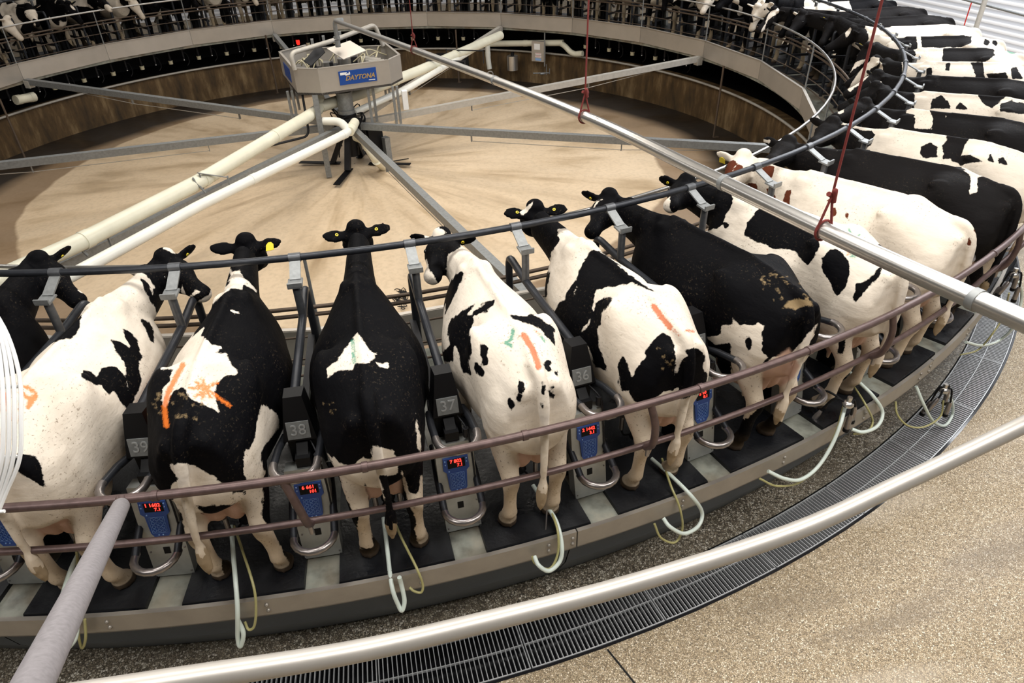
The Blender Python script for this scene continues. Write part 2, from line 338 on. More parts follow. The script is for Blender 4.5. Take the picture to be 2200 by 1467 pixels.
def cow_mesh(p):
    """p: poll, muzzle (local), shift (legs), tail, wide, udder"""
    mb = MB(); wd = p.get('wide', 1.)
    rows = interp([tuple([x])+tuple(v for q in pr for v in q) for x, pr in BODY], 3); rings = []
    for r in rows:
        pr = interp([(r[1+2*i], r[2+2*i]*wd) for i in range(8)], 3)
        pr[0][1] = 0; pr[-1][1] = 0
        rings.append([Vector((r[0], w, z)) for z, w in pr]+[Vector((r[0], -w, z)) for z, w in pr[-2:0:-1]])
    loft(mb, rings)
    ls = p.get('legs', (0, 0, 0, 0)); ll = p.get('lat', (0, 0, 0, 0)) # fore-aft and sideways shifts: hind left, hind right, front left, front right
    for j, (tab, s) in enumerate(((HIND, 1), (HIND, -1), (FRONT, 1), (FRONT, -1))):
        rr = []
        for x, y, z, rx, ry in interp(tab, 3):
            f = max(0, min(1, (.85-z)/.6)); x += ls[j]*f; y = s*y+ll[j]*f
            rr.append([Vector((x+rx*math.cos(2*PI*k/12), y+ry*math.sin(2*PI*k/12), z)) for k in range(12)])
        loft(mb, rr)
    for s in (1, -1):
        mb.sphere((-.275, s*.225*wd, 1.335), (.11, .05, .055), 12)      # hook bones
        mb.sphere((-.76, s*.095, 1.235), (.06, .05, .07), 10)     # pin bones
        mb.sphere((.58, s*.085, 1.22), (.15, .06, .16), 12)       # shoulder blades
        mb.sphere((-.60, s*.155, 1.00), (.205, .135, .25), 14)     # buttocks
    mb.tube([(-.70, 0, 1.365), (-.5, 0, 1.405), (-.25, 0, 1.43), (0, 0, 1.42), (.3, 0, 1.405), (.6, 0, 1.40)], .026, 8)
    mb.sphere((-.36, 0, .58), (.22, .17, .15), 14); mb.sphere((-.55, .055, .64), (.13, .085, .17), 12); mb.sphere((-.55, -.055, .64), (.13, .085, .17), 12)
    for s in (1, -1):
        for x in (-.28, -.50): mb.tube([(x, s*.075, .48), (x, s*.08, .39)], [.026, .017], 8)
    # tail
    ty = p.get('tail', 0.); tl = p.get('tail_len', 1.)
    tp = smooth_path([(-.66, 0, 1.36), (-.76, ty*.05, 1.345), (-.835, ty*.2, 1.24), (-.86, ty*.45, 1.05), (-.86, ty*.75, .85), (-.845, ty, .66), (-.84, ty, .60)], 5)
    tp = [Vector((v.x, v.y, 1.36-(1.36-v.z)*(tl if v.z < 1.2 else 1))) for v in tp]; n = len(tp)
    mb.tube(tp, [.046-.026*i/(n-1) for i in range(n)], 10)
    tipz = tp[-1].z
    mb.tube([(tp[-1].x, ty, tipz+.06), (-.845, ty, tipz-.02), (-.84, ty+.01, tipz-.10), (-.83, ty+.01, tipz-.19), (-.83, ty+.015, tipz-.25)], [.02, .036, .042, .032, .012], 10)
    # head and neck
    poll = Vector(p['poll']); muz = Vector(p['muz']); hf = (muz-poll).normalized(); upv = Vector((0, 0, 1))
    hu = (upv-hf*hf.z); hu = hu.normalized() if hu.length > .15 else Vector((-1, 0, .2)).normalized()
    if p.get('roll'): hu = Matrix.Rotation(math.radians(p['roll']), 3, hf) @ hu
    hs = hu.cross(hf); L = p.get('hl', .50)
    nb = poll-hu*.10-hf*.03+Vector((-.03, 0, -.03)); neck = smooth_path([Vector((.50, 0, 1.13)), Vector((.72, poll.y*.10, 1.15)), Vector((.95, poll.y*.42, 1.17+.5*(nb.z-1.17)*.6)), nb], 5); m = len(neck)
    st = []
    for i, c in enumerate(neck):
        t = i/(m-1); d = (neck[min(i+1, m-1)]-neck[max(i-1, 0)]).normalized(); sd = upv.cross(d).normalized(); u2 = d.cross(sd)
        st.append((c, sd, u2, .165*(1-t)+.085*t, (.30*(1-t)**1.3+.135*(1-(1-t)**1.3))))
    eloft(mb, st)
    hd = [(-.07, .05, .05, -.07), (-.02, .085, .085, -.07), (.08, .098, .105, -.075), (.2, .124, .122, -.085), (.32, .126, .125, -.09), (.45, .104, .112, -.09), (.6, .076, .092, -.085), (.75, .067, .078, -.078), (.88, .073, .070, -.072), (.97, .066, .060, -.07), (1.03, .035, .035, -.07)]
    eloft(mb, [(poll+hf*(t*L)+hu*o, hs, hu, a, b) for t, a, b, o in [tuple(v) for v in interp(hd, 3)]])
    mb.sphere(poll+hu*.02+hf*.01, (.08, .08, .062), 12)
    fx, ec = p.get('ear', (0, 0)), []
    for s in (1, -1):
        b = poll+hs*(s*.075)+hf*.035-hu*.035; tipd = (hs*s*1.0-hf*(.25)+hu*(.05+(fx[0] if s > 0 else fx[1]) if isinstance(fx, tuple) else .05)).normalized()
        w = (hf*.25*s+hu*s).normalized(); w = (w-tipd*w.dot(tipd)).normalized(); th = tipd.cross(w)
        eloft(mb, [(b+tipd*t, w, th, a, c) for t, a, c in ((0, .035, .028), (.04, .045, .024), (.09, .062, .02), (.14, .060, .018), (.18, .04, .016), (.205, .015, .013))])
        ec.append((b+tipd*.12, tipd, w, th))
    # one continuous skin
    me = bpy.data.meshes.new('raw'); me.from_pydata(mb.v, [], mb.f); bm = bmesh.new(); bm.from_mesh(me); bmesh.ops.recalc_face_normals(bm, faces=bm.faces); bm.to_mesh(me); bm.free()
    o = bpy.data.objects.new('raw', me); C.objects.link(o)
    r = o.modifiers.new('r', 'REMESH'); r.mode = 'VOXEL'; r.voxel_size = p.get('vox', .0165); r.use_smooth_shade = True
    s = o.modifiers.new('s', 'SMOOTH'); s.factor = .5; s.iterations = 5
    dg = bpy.context.evaluated_depsgraph_get(); out = bpy.data.meshes.new_from_object(o.evaluated_get(dg)); out.name = 'cow_body'
    bpy.data.objects.remove(o); bpy.data.meshes.remove(me)
    eyes = [poll+hf*(.33*L)+hu*(-.045)+hs*(s*.104) for s in (1, -1)]
    return out, eyes, ec, (hf, hu, hs)
def sdf_poly(P, poly):                 # signed distance in pixels, positive inside
    A = np.array(poly, float); B = np.roll(A, -1, 0); d = np.full(len(P), 1e9); ins = np.zeros(len(P), bool)
    for a, b in zip(A, B):
        e = b-a; w = P-a; t = np.clip((w@e)/(e@e+1e-9), 0, 1); d = np.minimum(d, np.hypot(*(w-t[:, None]*e).T))
        c = (a[1] > P[:, 1]) != (b[1] > P[:, 1]); dy = b[1]-a[1] if b[1] != a[1] else 1e-9
        ins ^= c & (P[:, 0] < a[0]+(P[:, 1]-a[1])/dy*e[0])
    return np.where(ins, d, -d)
def sdf_line(P, pts, w):
    A = np.array(pts, float); d = np.full(len(P), 1e9)
    for a, b in zip(A[:-1], A[1:]):
        e = b-a; q = P-a; t = np.clip((q@e)/(e@e+1e-9), 0, 1); d = np.minimum(d, np.hypot(*(q-t[:, None]*e).T))
    return w/2-d
def Q(ox, oy, s, pts): return [(ox+x*s, oy+y*s) for x, y in pts]
def paint_coat(me, Mw, base, patches, marks, pinks, head=None, tail=0.):
    n = len(me.vertices); co = np.zeros(n*3); me.vertices.foreach_get('co', co); co = co.reshape(-1, 3)
    w = co @ np.array(Mw.to_3x3()).T+np.array(Mw.translation); d = w-np.array(CAM)
    zz = d@np.array(fw); px = np.stack([W/2+F*(d@np.array(rt))/zz, H/2-F*(d@np.array(up))/zz], 1); m = zz/F
    c = np.full(n, .3 if base == 'b' else -.3)
    if head == 'b': c = np.maximum(c, co[:, 0]-1.12)
    if head == 'w': c = np.minimum(c, 1.12-co[:, 0])
    for col, poly in patches:
        s = sdf_poly(px, poly)*m
        c = np.maximum(c, s) if col == 'b' else np.minimum(c, -s)
    me.attributes.new('coat', 'FLOAT', 'POINT').data.foreach_set('value', c)
    md = np.full(n, -1.); mc = np.zeros((n, 4)); mc[:, 3] = 1; best = np.full(n, -9.)
    for col, kind, pts, wdt in marks:
        s = (sdf_line(px, pts, wdt) if kind == 'l' else sdf_poly(px, pts))*m
        u = s > best; mc[u, :3] = col; best = np.maximum(best, s)
    md = np.maximum(md, best); sw = (co[:, 0] < -.77) & (np.abs(co[:, 1]-tail) < .1) & (co[:, 2] < .54+.035*np.sin(co[:, 1]*190)+.02*np.sin(co[:, 0]*310))
    md[sw] = .02; mc[sw, :3] = (.30, .22, .13)
    me.attributes.new('markd', 'FLOAT', 'POINT').data.foreach_set('value', md)
    me.attributes.new('mark', 'FLOAT_COLOR', 'POINT').data.foreach_set('color', mc.ravel())
    x, y, z = co.T
    ud = np.minimum.reduce([((x+.36)/.25)**2+(y/.2)**2+((z-.55)/.18)**2, ((x+.57)/.14)**2+(y/.15)**2+((z-.63)/.2)**2])
    pk = np.clip((1.15-ud)*3, 0, 1)*(np.abs(y) < .14)
    for poly in pinks: pk = np.maximum(pk, np.clip(sdf_poly(px, poly)*.2, 0, 1))
    me.attributes.new('pinkness', 'FLOAT', 'POINT').data.foreach_set('value', pk)
def ear_tag(root, e, size=1., label=None):
    c, t, w, th = e; mb = MB(); back = th if th.x < 0 else -th; c = c+back*.024
    u = -w if w.z > 0 else w; sd = u.cross(back).normalized()
    pts = [(-.012, 0), (-.03, .02), (-.032, .07), (.032, .07), (.03, .02), (.012, 0)]
    vs = [c+sd*(a*size)+u*(b*size)+back*q for q in (0, .004) for a, b in pts]
    mb.add(vs, [tuple(range(6)), tuple(range(6, 12))[::-1]]+[(i, (i+1) % 6, 6+(i+1) % 6, 6+i) for i in range(6)])
    return mb.build('ear_tag', M['yellow'], root)
def button_tag(root, e):
    c, t, w, th = e; back = th if th.x < 0 else -th; mb = MB(); mb.cyl(c-t*.03+back*.022, .013, .008, 12, back); o = mb.build('ear_tag', M['yellow'], root)
    mb = MB(); mb.cyl(c-t*.03+back*.027, .005, .005, 8, back); mb.build('tag_pin', M['black'], o); return o
def make_cow(deg, p, label, mat='coat', base='w', patches=(), marks=(), pinks=(), head=None, group='cows on the milking platform'):
    o, rz = cowframe(deg, p.get('side', 0), p.get('back', 0), p.get('turn', 0))
    root = empty('cow', o, rz, label, 'cow', group); s = p.get('scale', 1.); root.scale = (s, s, s)
    Mw = Matrix.Translation(o) @ Matrix.Rotation(rz, 4, 'Z') @ Matrix.Diagonal((s, s, s, 1)); inv = Mw.inverted()
    q = dict(p)
    if 'pollpx' in q:
        zp = q.get('pollz', 1.36)+DECK; q['poll'] = inv @ at(q['pollpx'], zp)
        d = ray(q['muzpx']); PW = Mw @ q['poll']; L = q.get('hl', .5); oc = CAM-PW; b = d.dot(oc); c = oc.dot(oc)-L*L; D = max(b*b-c, 0.)
        q['muz'] = inv @ (CAM+d*(-b+(1 if q.get('far') else -1)*math.sqrt(D)))
    me, eyes, ears, fr = cow_mesh(q); me.materials.append(M[mat]); body = bpy.data.objects.new('body', me); C.objects.link(body); body.parent = root
    if mat != 'coat_far': paint_coat(me, Mw, base, patches, marks, pinks, head, p.get('tail', 0.))
    for e in eyes:
        mb = MB(); mb.sphere(e, (.019, .019, .019), 10); mb.build('eye', M['eye'], root)
    for i, kd in enumerate(q.get('tags', 'bb')):
        if kd == 'b': button_tag(root, ears[i])
        elif kd == 't': ear_tag(root, ears[i])
    return root
ST = 193.16                            # first divider; the stalls are 5 degrees apart
A1 = lambda pts: Q(0, 480, .33636, pts)
A2 = lambda pts: Q(560, 440, .33636, pts)
A3 = lambda pts: Q(1100, 350, .33636, pts)
A4 = lambda pts: Q(1460, 250, .33636, pts)
B1 = lambda pts: Q(0, 970, .33636, pts)
B2 = lambda pts: Q(560, 890, .33636, pts)
B3 = lambda pts: Q(1100, 770, .33636, pts)
B4 = lambda pts: Q(1460, 550, .33636, pts)
T4 = lambda pts: Q(1600, 0, .27273, pts)
ORG = (.72, .17, .025); GRN = (.05, .25, .17); DORG = (.48, .10, .02); MUD = (.24, .17, .09)
def blob(cx, cy, rx, ry=None, n=10, seed=0):
    ry = ry or rx; rd = random.Random(seed+int(cx)); return [(cx+rx*math.cos(2*PI*i/n)*rd.uniform(.8, 1.15), cy+ry*math.sin(2*PI*i/n)*rd.uniform(.8, 1.15)) for i in range(n)]
def star(f, cx, cy, r, col, w, n=8):
    return [(col, 'l', f([(cx, cy), (cx+r*math.cos(2*PI*i/n+.3), cy+r*math.sin(2*PI*i/n+.3)*.8)]), w) for i in range(n)]
def mud(f, x0, y0, x1, y1, n, seed, r=(5, 16)):
    rd = random.Random(seed); return [(MUD, 'p', f(blob(rd.uniform(x0, x1), rd.uniform(y0, y1), rd.uniform(*r), rd.uniform(*r), 7, i)), 0) for i in range(n)]
cow_short = {}
def mid(k): return ST+2.5-5*k          # the stall left of divider k
# A ---- leftmost black cow
make_cow(mid(0), dict(pollpx=(80, 556), muzpx=(172, 640), roll=0, tags='bb', pollz=1.34), 'all black cow at the left edge, head turned right', base='b',
  patches=[('w', A1([(470, 395), (500, 400), (530, 440), (515, 440), (490, 410)]))])
# B
make_cow(mid(1), dict(pollpx=(352, 552), muzpx=(440, 622), tags='bb', pollz=1.36, tail=.05), 'white cow with black belly patches and black head turned right, orange mark on hip', base='w', head='b',
  patches=[('b', A1([(810, 200), (1000, 100), (1250, 130), (1400, 380), (1330, 460), (1200, 520), (1120, 600), (1115, 690), (1085, 735), (1040, 650), (1000, 560), (960, 490), (985, 400), (930, 330), (820, 260)])),
   ('b', A1([(900, 350), (945, 380), (975, 440), (990, 510), (960, 490), (925, 430)])),
   ('w', A1([(1030, 160), (1075, 135), (1140, 170), (1150, 195), (1090, 185)])), ('w', A1([(1165, 395), (1150, 500), (1290, 440), (1260, 420), (1190, 480)])), ('w', A1([(1270, 290), (1350, 360), (1330, 370), (1290, 320)])),
   ('b', A1([(100, 900), (120, 830), (240, 720), (380, 640), (470, 590), (520, 590), (510, 670), (450, 730), (380, 755), (250, 790), (160, 815)])),
   ('b', A1([(765, 650), (800, 665), (850, 710), (890, 780), (915, 860), (893, 890), (905, 1000), (885, 1060), (840, 1180), (820, 1190), (780, 1150), (720, 1075), (700, 1095), (650, 1030), (610, 1035), (560, 1000), (525, 975), (530, 930), (570, 940), (620, 980), (645, 925), (720, 915), (780, 950), (800, 1000), (820, 1055), (805, 960), (790, 870), (735, 800), (712, 745), (760, 755), (825, 780), (800, 720)])),
   ('b', A1([(905, 615), (960, 625), (985, 680), (985, 770), (960, 740), (930, 690)])),
   ('b', B1([(105, 0), (230, 30), (275, 100), (285, 230), (230, 200), (120, 140), (90, 90)]))],
  marks=[(ORG, 'l', A1([(160, 1040), (225, 1080)]), 9), (ORG, 'l', A1([(225, 1100), (180, 1170)]), 13), (ORG, 'l', A1([(130, 1080), (190, 1120)]), 11), (ORG, 'l', A1([(125, 1150), (128, 1280)]), 5), (ORG, 'l', A1([(40, 1090), (60, 1250)]), 9)])
# C
make_cow(mid(2), dict(pollpx=(527, 520), muzpx=(560, 545), far=1, tags='nt', pollz=1.38, tail=.10, tail_len=1.08, lat=(.0, -.06, 0, 0), wide=1.04), 'mostly black cow with white loin patch carrying an orange star and stripe', base='b',
  patches=[('w', A1([(1465, 300), (1540, 290), (1560, 350), (1650, 435), (1560, 395), (1545, 420), (1480, 410), (1420, 450), (1370, 510), (1300, 580), (1345, 500), (1400, 440), (1465, 370)])),
   ('w', A1([(1300, 665), (1290, 720), (1350, 770), (1410, 790), (1365, 830), (1440, 830), (1480, 900), (1535, 970), (1440, 975), (1385, 1020), (1360, 1080), (1395, 1200), (1300, 1160), (1230, 1130), (1190, 1080), (1160, 1050), (1110, 1070), (1070, 1140), (1050, 1170), (1030, 1130), (1040, 1060), (1080, 1010), (1110, 930), (1030, 930), (1060, 860), (1000, 850), (935, 850), (1000, 800), (1080, 750), (1180, 740), (1240, 710)])),
   ('w', A1([(1480, 555), (1520, 560), (1545, 582), (1500, 575)])), ('w', A1([(1670, 1170), (1710, 1160), (1790, 1250), (1760, 1340), (1700, 1400), (1640, 1500), (1550, 1500), (1620, 1380), (1640, 1280)])),
   ('w', B1([(1560, -20), (1660, -20), (1690, 130), (1670, 400), (1700, 500), (1850, 830), (1690, 830), (1540, 480), (1550, 300), (1460, 250), (1570, 270)])),
   ('w', B1([(1095, 180), (1480, 200), (1500, 345), (1100, 345)])), ('w', B1([(1150, 300), (1400, 460), (1430, 860), (1240, 860)])), ('w', B1([(1480, 250), (1730, 480), (1920, 870), (1650, 870)])), ('w', B1([(1090, 90), (1180, 70), (1300, 110), (1400, 190), (1490, 290), (1450, 330), (1330, 340), (1200, 320), (1150, 200)])), ('w', B1([(1090, 310), (1160, 280), (1240, 330), (1390, 500), (1330, 550), (1370, 820), (1280, 820), (1250, 600), (1180, 480), (1170, 420)]))],
  marks=[(ORG, 'l', A1([(1170, 900), (1110, 1010), (1075, 1080), (1050, 1170), (1062, 1290)]), 12)]+[(ORG, 'l', A1([(1315, 1055), e]), 8) for e in ((1210, 1050), (1290, 990), (1385, 1015), (1240, 1110), (1345, 1115), (1290, 1120), (1470, 1165), (1250, 1010))]+mud(A1, 900, 1080, 1300, 1250, 24, 3))
# D
make_cow(mid(3), dict(pollpx=(765, 492), muzpx=(765, 520), far=1, tags='bb', pollz=1.38, tail=-.02, wide=1.05), 'black cow with a white triangle and green stripe on its loin, facing straight away', base='b',
  patches=[('w', A2([(615, 815), (660, 870), (700, 930), (750, 950), (710, 990), (690, 1010), (610, 1015), (590, 1060), (500, 1050), (430, 1100), (412, 1045), (460, 1010), (520, 970), (560, 900)])),
   ('w', A2([(805, 1000), (825, 1015), (800, 1040), (760, 1035), (730, 1000), (770, 1028)])), ('w', B2([(430, 250), (540, 320), (590, 340), (650, 265), (720, 320), (715, 195), (830, 225), (890, 290), (860, 380), (760, 400), (800, 600), (720, 640), (700, 500), (640, 400), (680, 480), (690, 600), (720, 850), (610, 850), (620, 650), (550, 540), (500, 400)])),
   ('w', B2([(985, -20), (1000, -20), (1025, 300), (1010, 270)])), ('w', B2([(1020, 380), (1055, 480), (1050, 580), (1110, 740), (1110, 830), (1000, 830), (980, 620), (930, 540), (900, 360), (950, 500), (1000, 520)]))],
  marks=[(GRN, 'l', A2([(588, 870), (597, 1005)]), 8)]+mud(A2, 400, 1250, 480, 1340, 6, 5, (4, 9)))
# E
make_cow(mid(4), dict(pollpx=(950, 506), muzpx=(925, 585), tags='bb', pollz=1.33, tail=.0, tail_len=1.06, lat=(0, .02, 0, 0)), 'white spotted cow with orange and green rump marks, black head turned left', base='w', head='b',
  patches=[('b', A2([(870, 290), (1020, 270), (1030, 190), (1190, 140), (1340, 170), (1340, 210), (1240, 290), (1195, 310), (1195, 380), (1185, 450), (1160, 540), (1130, 490), (1080, 410), (1040, 350), (950, 370)])),
   ('w', A2([(1040, 210), (1070, 150), (1150, 145), (1195, 180), (1120, 215), (1090, 185), (1060, 220)])), ('w', A2([(1000, 295), (1030, 285), (1040, 325), (1005, 315)])), ('w', A2([(1040, 345), (1055, 350), (1085, 425), (1130, 490), (1120, 495), (1070, 440)])),
   ('b', A2([(1160, 520), (1190, 600), (1150, 760), (1125, 720), (1140, 600)])), ('b', A2([(1290, 420), (1280, 500), (1230, 600), (1180, 690), (1175, 600), (1200, 510), (1250, 440)])),
   ('b', A2([(1490, 610), (1490, 640), (1440, 690), (1370, 710), (1340, 800), (1340, 900), (1330, 1000), (1340, 1085), (1290, 1070), (1260, 960), (1240, 900), (1230, 1000), (1150, 1005), (1155, 940), (1210, 900), (1195, 830), (1200, 760), (1260, 700), (1360, 640), (1320, 710), (1400, 650), (1450, 610)])),
   ('b', A2([(1410, 890), (1455, 910), (1450, 1020), (1430, 1025), (1408, 950)])), ('b', A2([(1370, 1000), (1420, 1060), (1410, 1095), (1370, 1050)])), ('b', A2([(1590, 705), (1700, 710), (1720, 690), (1810, 740), (1870, 800), (1880, 900), (1800, 800), (1700, 750), (1620, 730)])),
   ('b', A2([(1650, 1115), (1690, 1140), (1690, 1190), (1650, 1205), (1638, 1150)])), ('b', A2([(1645, 1205), (1668, 1220), (1655, 1255), (1636, 1235)])), ('b', A2([(1590, 1235), (1615, 1280), (1605, 1305), (1582, 1280)])), ('b', A2([(1890, 1045), (1908, 1060), (1898, 1112), (1876, 1095)])),
   ('b', A2(blob(1840, 1010, 20))), ('b', A2(blob(1835, 1046, 15))), ('b', A2(blob(1858, 1218, 16, 20))), ('b', A2(blob(1842, 1192, 9))), ('b', A2([(1800, 1140), (1818, 1160), (1812, 1220), (1798, 1200)])), ('b', A2(blob(1860, 1162, 8))), ('b', A2(blob(1800, 1275, 9, 22)))],
  marks=[(GRN, 'l', A2([(1612, 800), (1600, 860), (1565, 880), (1600, 900)]), 9), (DORG, 'l', A2([(1680, 830), (1735, 920), (1765, 1000), (1775, 1035)]), 14), (GRN, 'l', A2([(1790, 840), (1815, 870)]), 6), (DORG, 'l', A2([(1750, 800), (1790, 830)]), 3)]+mud(A2, 1520, 800, 1850, 1120, 26, 8, (3, 8)))
# F
make_cow(mid(5), dict(pollpx=(1150, 447), muzpx=(1135, 475), far=1, tags='bb', pollz=1.37, tail=.02), 'white cow with broad black saddle, black rump and orange tail-head stripe', base='w', head='b',
  patches=[('b', A3([(20, 290), (60, 290), (150, 220), (220, 250), (280, 310), (390, 320), (370, 410), (290, 420), (300, 500), (250, 580), (225, 690), (190, 660), (150, 580), (80, 500), (20, 400)])), ('w', A3([(50, 315), (140, 235), (120, 290), (70, 330)])), ('b', A3([(185, 720), (235, 690), (228, 860), (190, 840)])),
   ('b', A3([(500, 560), (560, 565), (640, 610), (760, 720), (900, 820), (760, 760), (700, 780), (560, 810), (530, 830), (510, 900), (520, 950), (490, 1020), (420, 1120), (330, 1100), (260, 950), (330, 870), (400, 750), (440, 650)])), ('w', A3([(388, 825), (415, 790), (402, 850)])),
   ('b', A3([(600, 850), (645, 858), (632, 895), (575, 960), (545, 1060), (560, 1180), (605, 1330), (530, 1310), (490, 1180), (450, 1150), (400, 1110), (480, 1040), (515, 960), (555, 880)])), ('b', A3([(255, 960), (400, 1120), (390, 1290), (340, 1220), (270, 1150)])),
   ('b', A3([(940, 1100), (965, 1090), (1010, 1110), (1040, 1170), (1050, 1300), (1030, 1460), (760, 1457), (700, 1457), (680, 1380), (680, 1300), (710, 1245), (740, 1290), (765, 1380), (800, 1300), (850, 1250), (850, 1190), (900, 1130)])),
   ('b', B3([(690, 20), (765, 120), (860, -20), (1030, -20), (1030, 60), (990, 120), (990, 190), (870, 300), (830, 325), (780, 270), (730, 180)])), ('b', A3([(1110, 1200), (1170, 1180), (1230, 1230), (1215, 1300), (1250, 1350), (1240, 1400), (1180, 1480), (1110, 1500), (1030, 1500), (1100, 1380), (1130, 1250)])), ('b', B3([(1100, -10), (1240, -20), (1210, 100), (1160, 170), (1080, 190), (1010, 200), (1040, 100)]))],
  marks=[(DORG, 'l', A3([(905, 915), (960, 990), (1010, 1050)]), 13), (DORG, 'l', A3([(1010, 1050), (1075, 1105)]), 5), (DORG, 'l', A3([(1110, 1070), (1160, 1075)]), 6)]+mud(A3, 600, 850, 950, 1100, 24, 9, (3, 8))+mud(A3, 920, 1180, 1030, 1330, 8, 2, (5, 13)))
# G
make_cow(mid(6), dict(pollpx=(1310, 420), muzpx=(1268, 490), tags='bb', pollz=1.34, tail=.06, wide=1.06), 'big black cow with muddy hip and white belly patch, orange streak along its rump', base='b',
  patches=[('w', A3([(1250, 1115), (1330, 1090), (1340, 1040), (1400, 1030), (1410, 985), (1450, 1020), (1540, 1040), (1570, 1010), (1612, 1040), (1590, 1100), (1600, 1200), (1632, 1240), (1590, 1290), (1660, 1290), (1590, 1400), (1600, 1500), (1420, 1500), (1400, 1300), (1390, 1150), (1300, 1160)])), ('b', A3([(1500, 1095), (1530, 1130), (1535, 1190), (1500, 1210), (1475, 1160)])),
   ('w', B3([(1400, -20), (1590, -20), (1600, 200), (1580, 300), (1480, 400), (1410, 320), (1430, 200)])), ('w', B4([(880, 430), (830, 480), (780, 560), (720, 620), (640, 640), (600, 640), (520, 720), (500, 850), (560, 980), (700, 1100), (750, 900), (780, 700), (850, 620), (830, 560)])), ('w', A3([(1880, 750), (1925, 790), (1900, 790)])), ('w', A3([(590, 230), (540, 250), (520, 290), (560, 235)]))],
  marks=[((.55, .20, .08), 'l', A4([(630, 870), (700, 910), (770, 950), (860, 1000)]), 4), (MUD, 'p', B4([(650, 335), (700, 285), (760, 270), (845, 290), (850, 320), (790, 320), (740, 345), (700, 330)]), 0), (MUD, 'p', B4(blob(950, 235, 28, 34)), 0)]+mud(B4, 520, 100, 850, 280, 30, 4, (3, 14)),
  pinks=[B4([(520, 790), (520, 720), (600, 650), (700, 580), (780, 700), (740, 780), (650, 840), (580, 840)])])
# H
make_cow(mid(7), dict(pollpx=(1476, 388), muzpx=(1440, 430), tags='nb', pollz=1.34, tail=-.02), 'white cow with black head, dark shoulder band and green marks on its loin', base='w', head='b',
  patches=[('b', A4([(-60, 300), (60, 280), (110, 380), (180, 380), (250, 440), (330, 465), (335, 560), (290, 640), (265, 700), (150, 740), (-60, 600)])), ('b', A4([(545, 560), (640, 600), (780, 700), (890, 740), (895, 830), (850, 910), (820, 945), (770, 900), (740, 860), (690, 850), (600, 850), (560, 820), (410, 760), (425, 680), (480, 610)])), ('b', A4(blob(295, 695, 18))),
   ('b', A4([(960, 855), (1000, 850), (1045, 870), (1090, 960), (1090, 1010), (1060, 1080), (1010, 1150), (960, 1060), (910, 970), (920, 900)])), ('b', A4([(1262, 820), (1310, 785), (1380, 830), (1410, 890), (1400, 920), (1360, 885), (1335, 860)])), ('b', A4([(1290, 950), (1290, 1010), (1240, 1060), (1180, 1120), (1130, 1195), (1105, 1170), (1130, 1070), (1200, 1040)])), ('b', B4([(870, 630), (880, 760), (850, 720)])), ('b', B4([(1010, 480), (1060, 480), (1050, 640), (1010, 620)]))],
  marks=[(GRN, 'l', A4([(985, 785), (1005, 812), (1035, 820), (1065, 812)]), 5), (GRN, 'l', A4([(1080, 720), (1095, 750)]), 6), (GRN, 'l', A4([(1130, 770), (1150, 755)]), 4), (ORG, 'l', A4([(1095, 830), (1070, 885)]), 4)]+star(A4, 1112, 885, 28, GRN, 4, 6))
# I
make_cow(mid(8), dict(pollpx=(1598, 335), muzpx=(1562, 392), tags='nt', pollz=1.40, tail=-.03), 'white cow with red-brown patches on head and neck', mat='coat_red', base='w',
  patches=[('b', A4([(250, 320), (290, 295), (350, 285), (365, 305), (340, 340), (335, 370), (280, 375), (255, 350)])), ('b', A4([(375, 305), (410, 320), (405, 350), (390, 370), (345, 350), (350, 325)])), ('b', A4([(505, 330), (560, 315), (600, 325), (600, 370), (590, 410), (560, 400), (520, 370)])), ('b', A4([(240, 420), (300, 400), (380, 420), (390, 440), (330, 470), (240, 465)])), ('b', A4([(425, 435), (490, 425), (498, 470), (450, 460)])),
   ('b', A4([(680, 470), (712, 470), (705, 520), (700, 560), (665, 545), (675, 510)])), ('b', A4([(560, 460), (590, 460), (620, 520), (600, 530), (565, 500)])), ('b', A4(blob(950, 540, 14, 20))), ('b', A4(blob(985, 610, 18, 34))), ('b', A4(blob(1070, 635, 13, 22))), ('b', A4(blob(600, 415, 10, 20))), ('b', A4(blob(1895, 730, 10, 16))), ('b', A4(blob(1850, 800, 12, 26)))],
  marks=star(A4, 1765, 590, 42, (.30, .10, .05), 4, 9)+mud(A4, 1830, 560, 1960, 640, 10, 6, (3, 7)))
# J
make_cow(mid(9), dict(pollpx=(1695, 305), muzpx=(1655, 335), tags='tb', pollz=1.38), 'black cow with white hip and thigh patches behind the red and white cow', mat='coat_dusty', base='b',
  patches=[('w', A4([(1710, 270), (1800, 280), (1900, 285), (2100, 315), (2200, 330), (2110, 350), (2100, 400), (1980, 380), (1910, 390), (1900, 480), (1850, 505), (1860, 420), (1850, 370), (1790, 320)]))]+[('w', A4(blob(x, y, 5))) for x, y in ((1008, 222), (1285, 232), (1350, 240), (1412, 235), (1470, 242))]+[('w', A4(blob(560, 155, 26, 14))), ('w', A4(blob(800, 135, 24, 22)))])
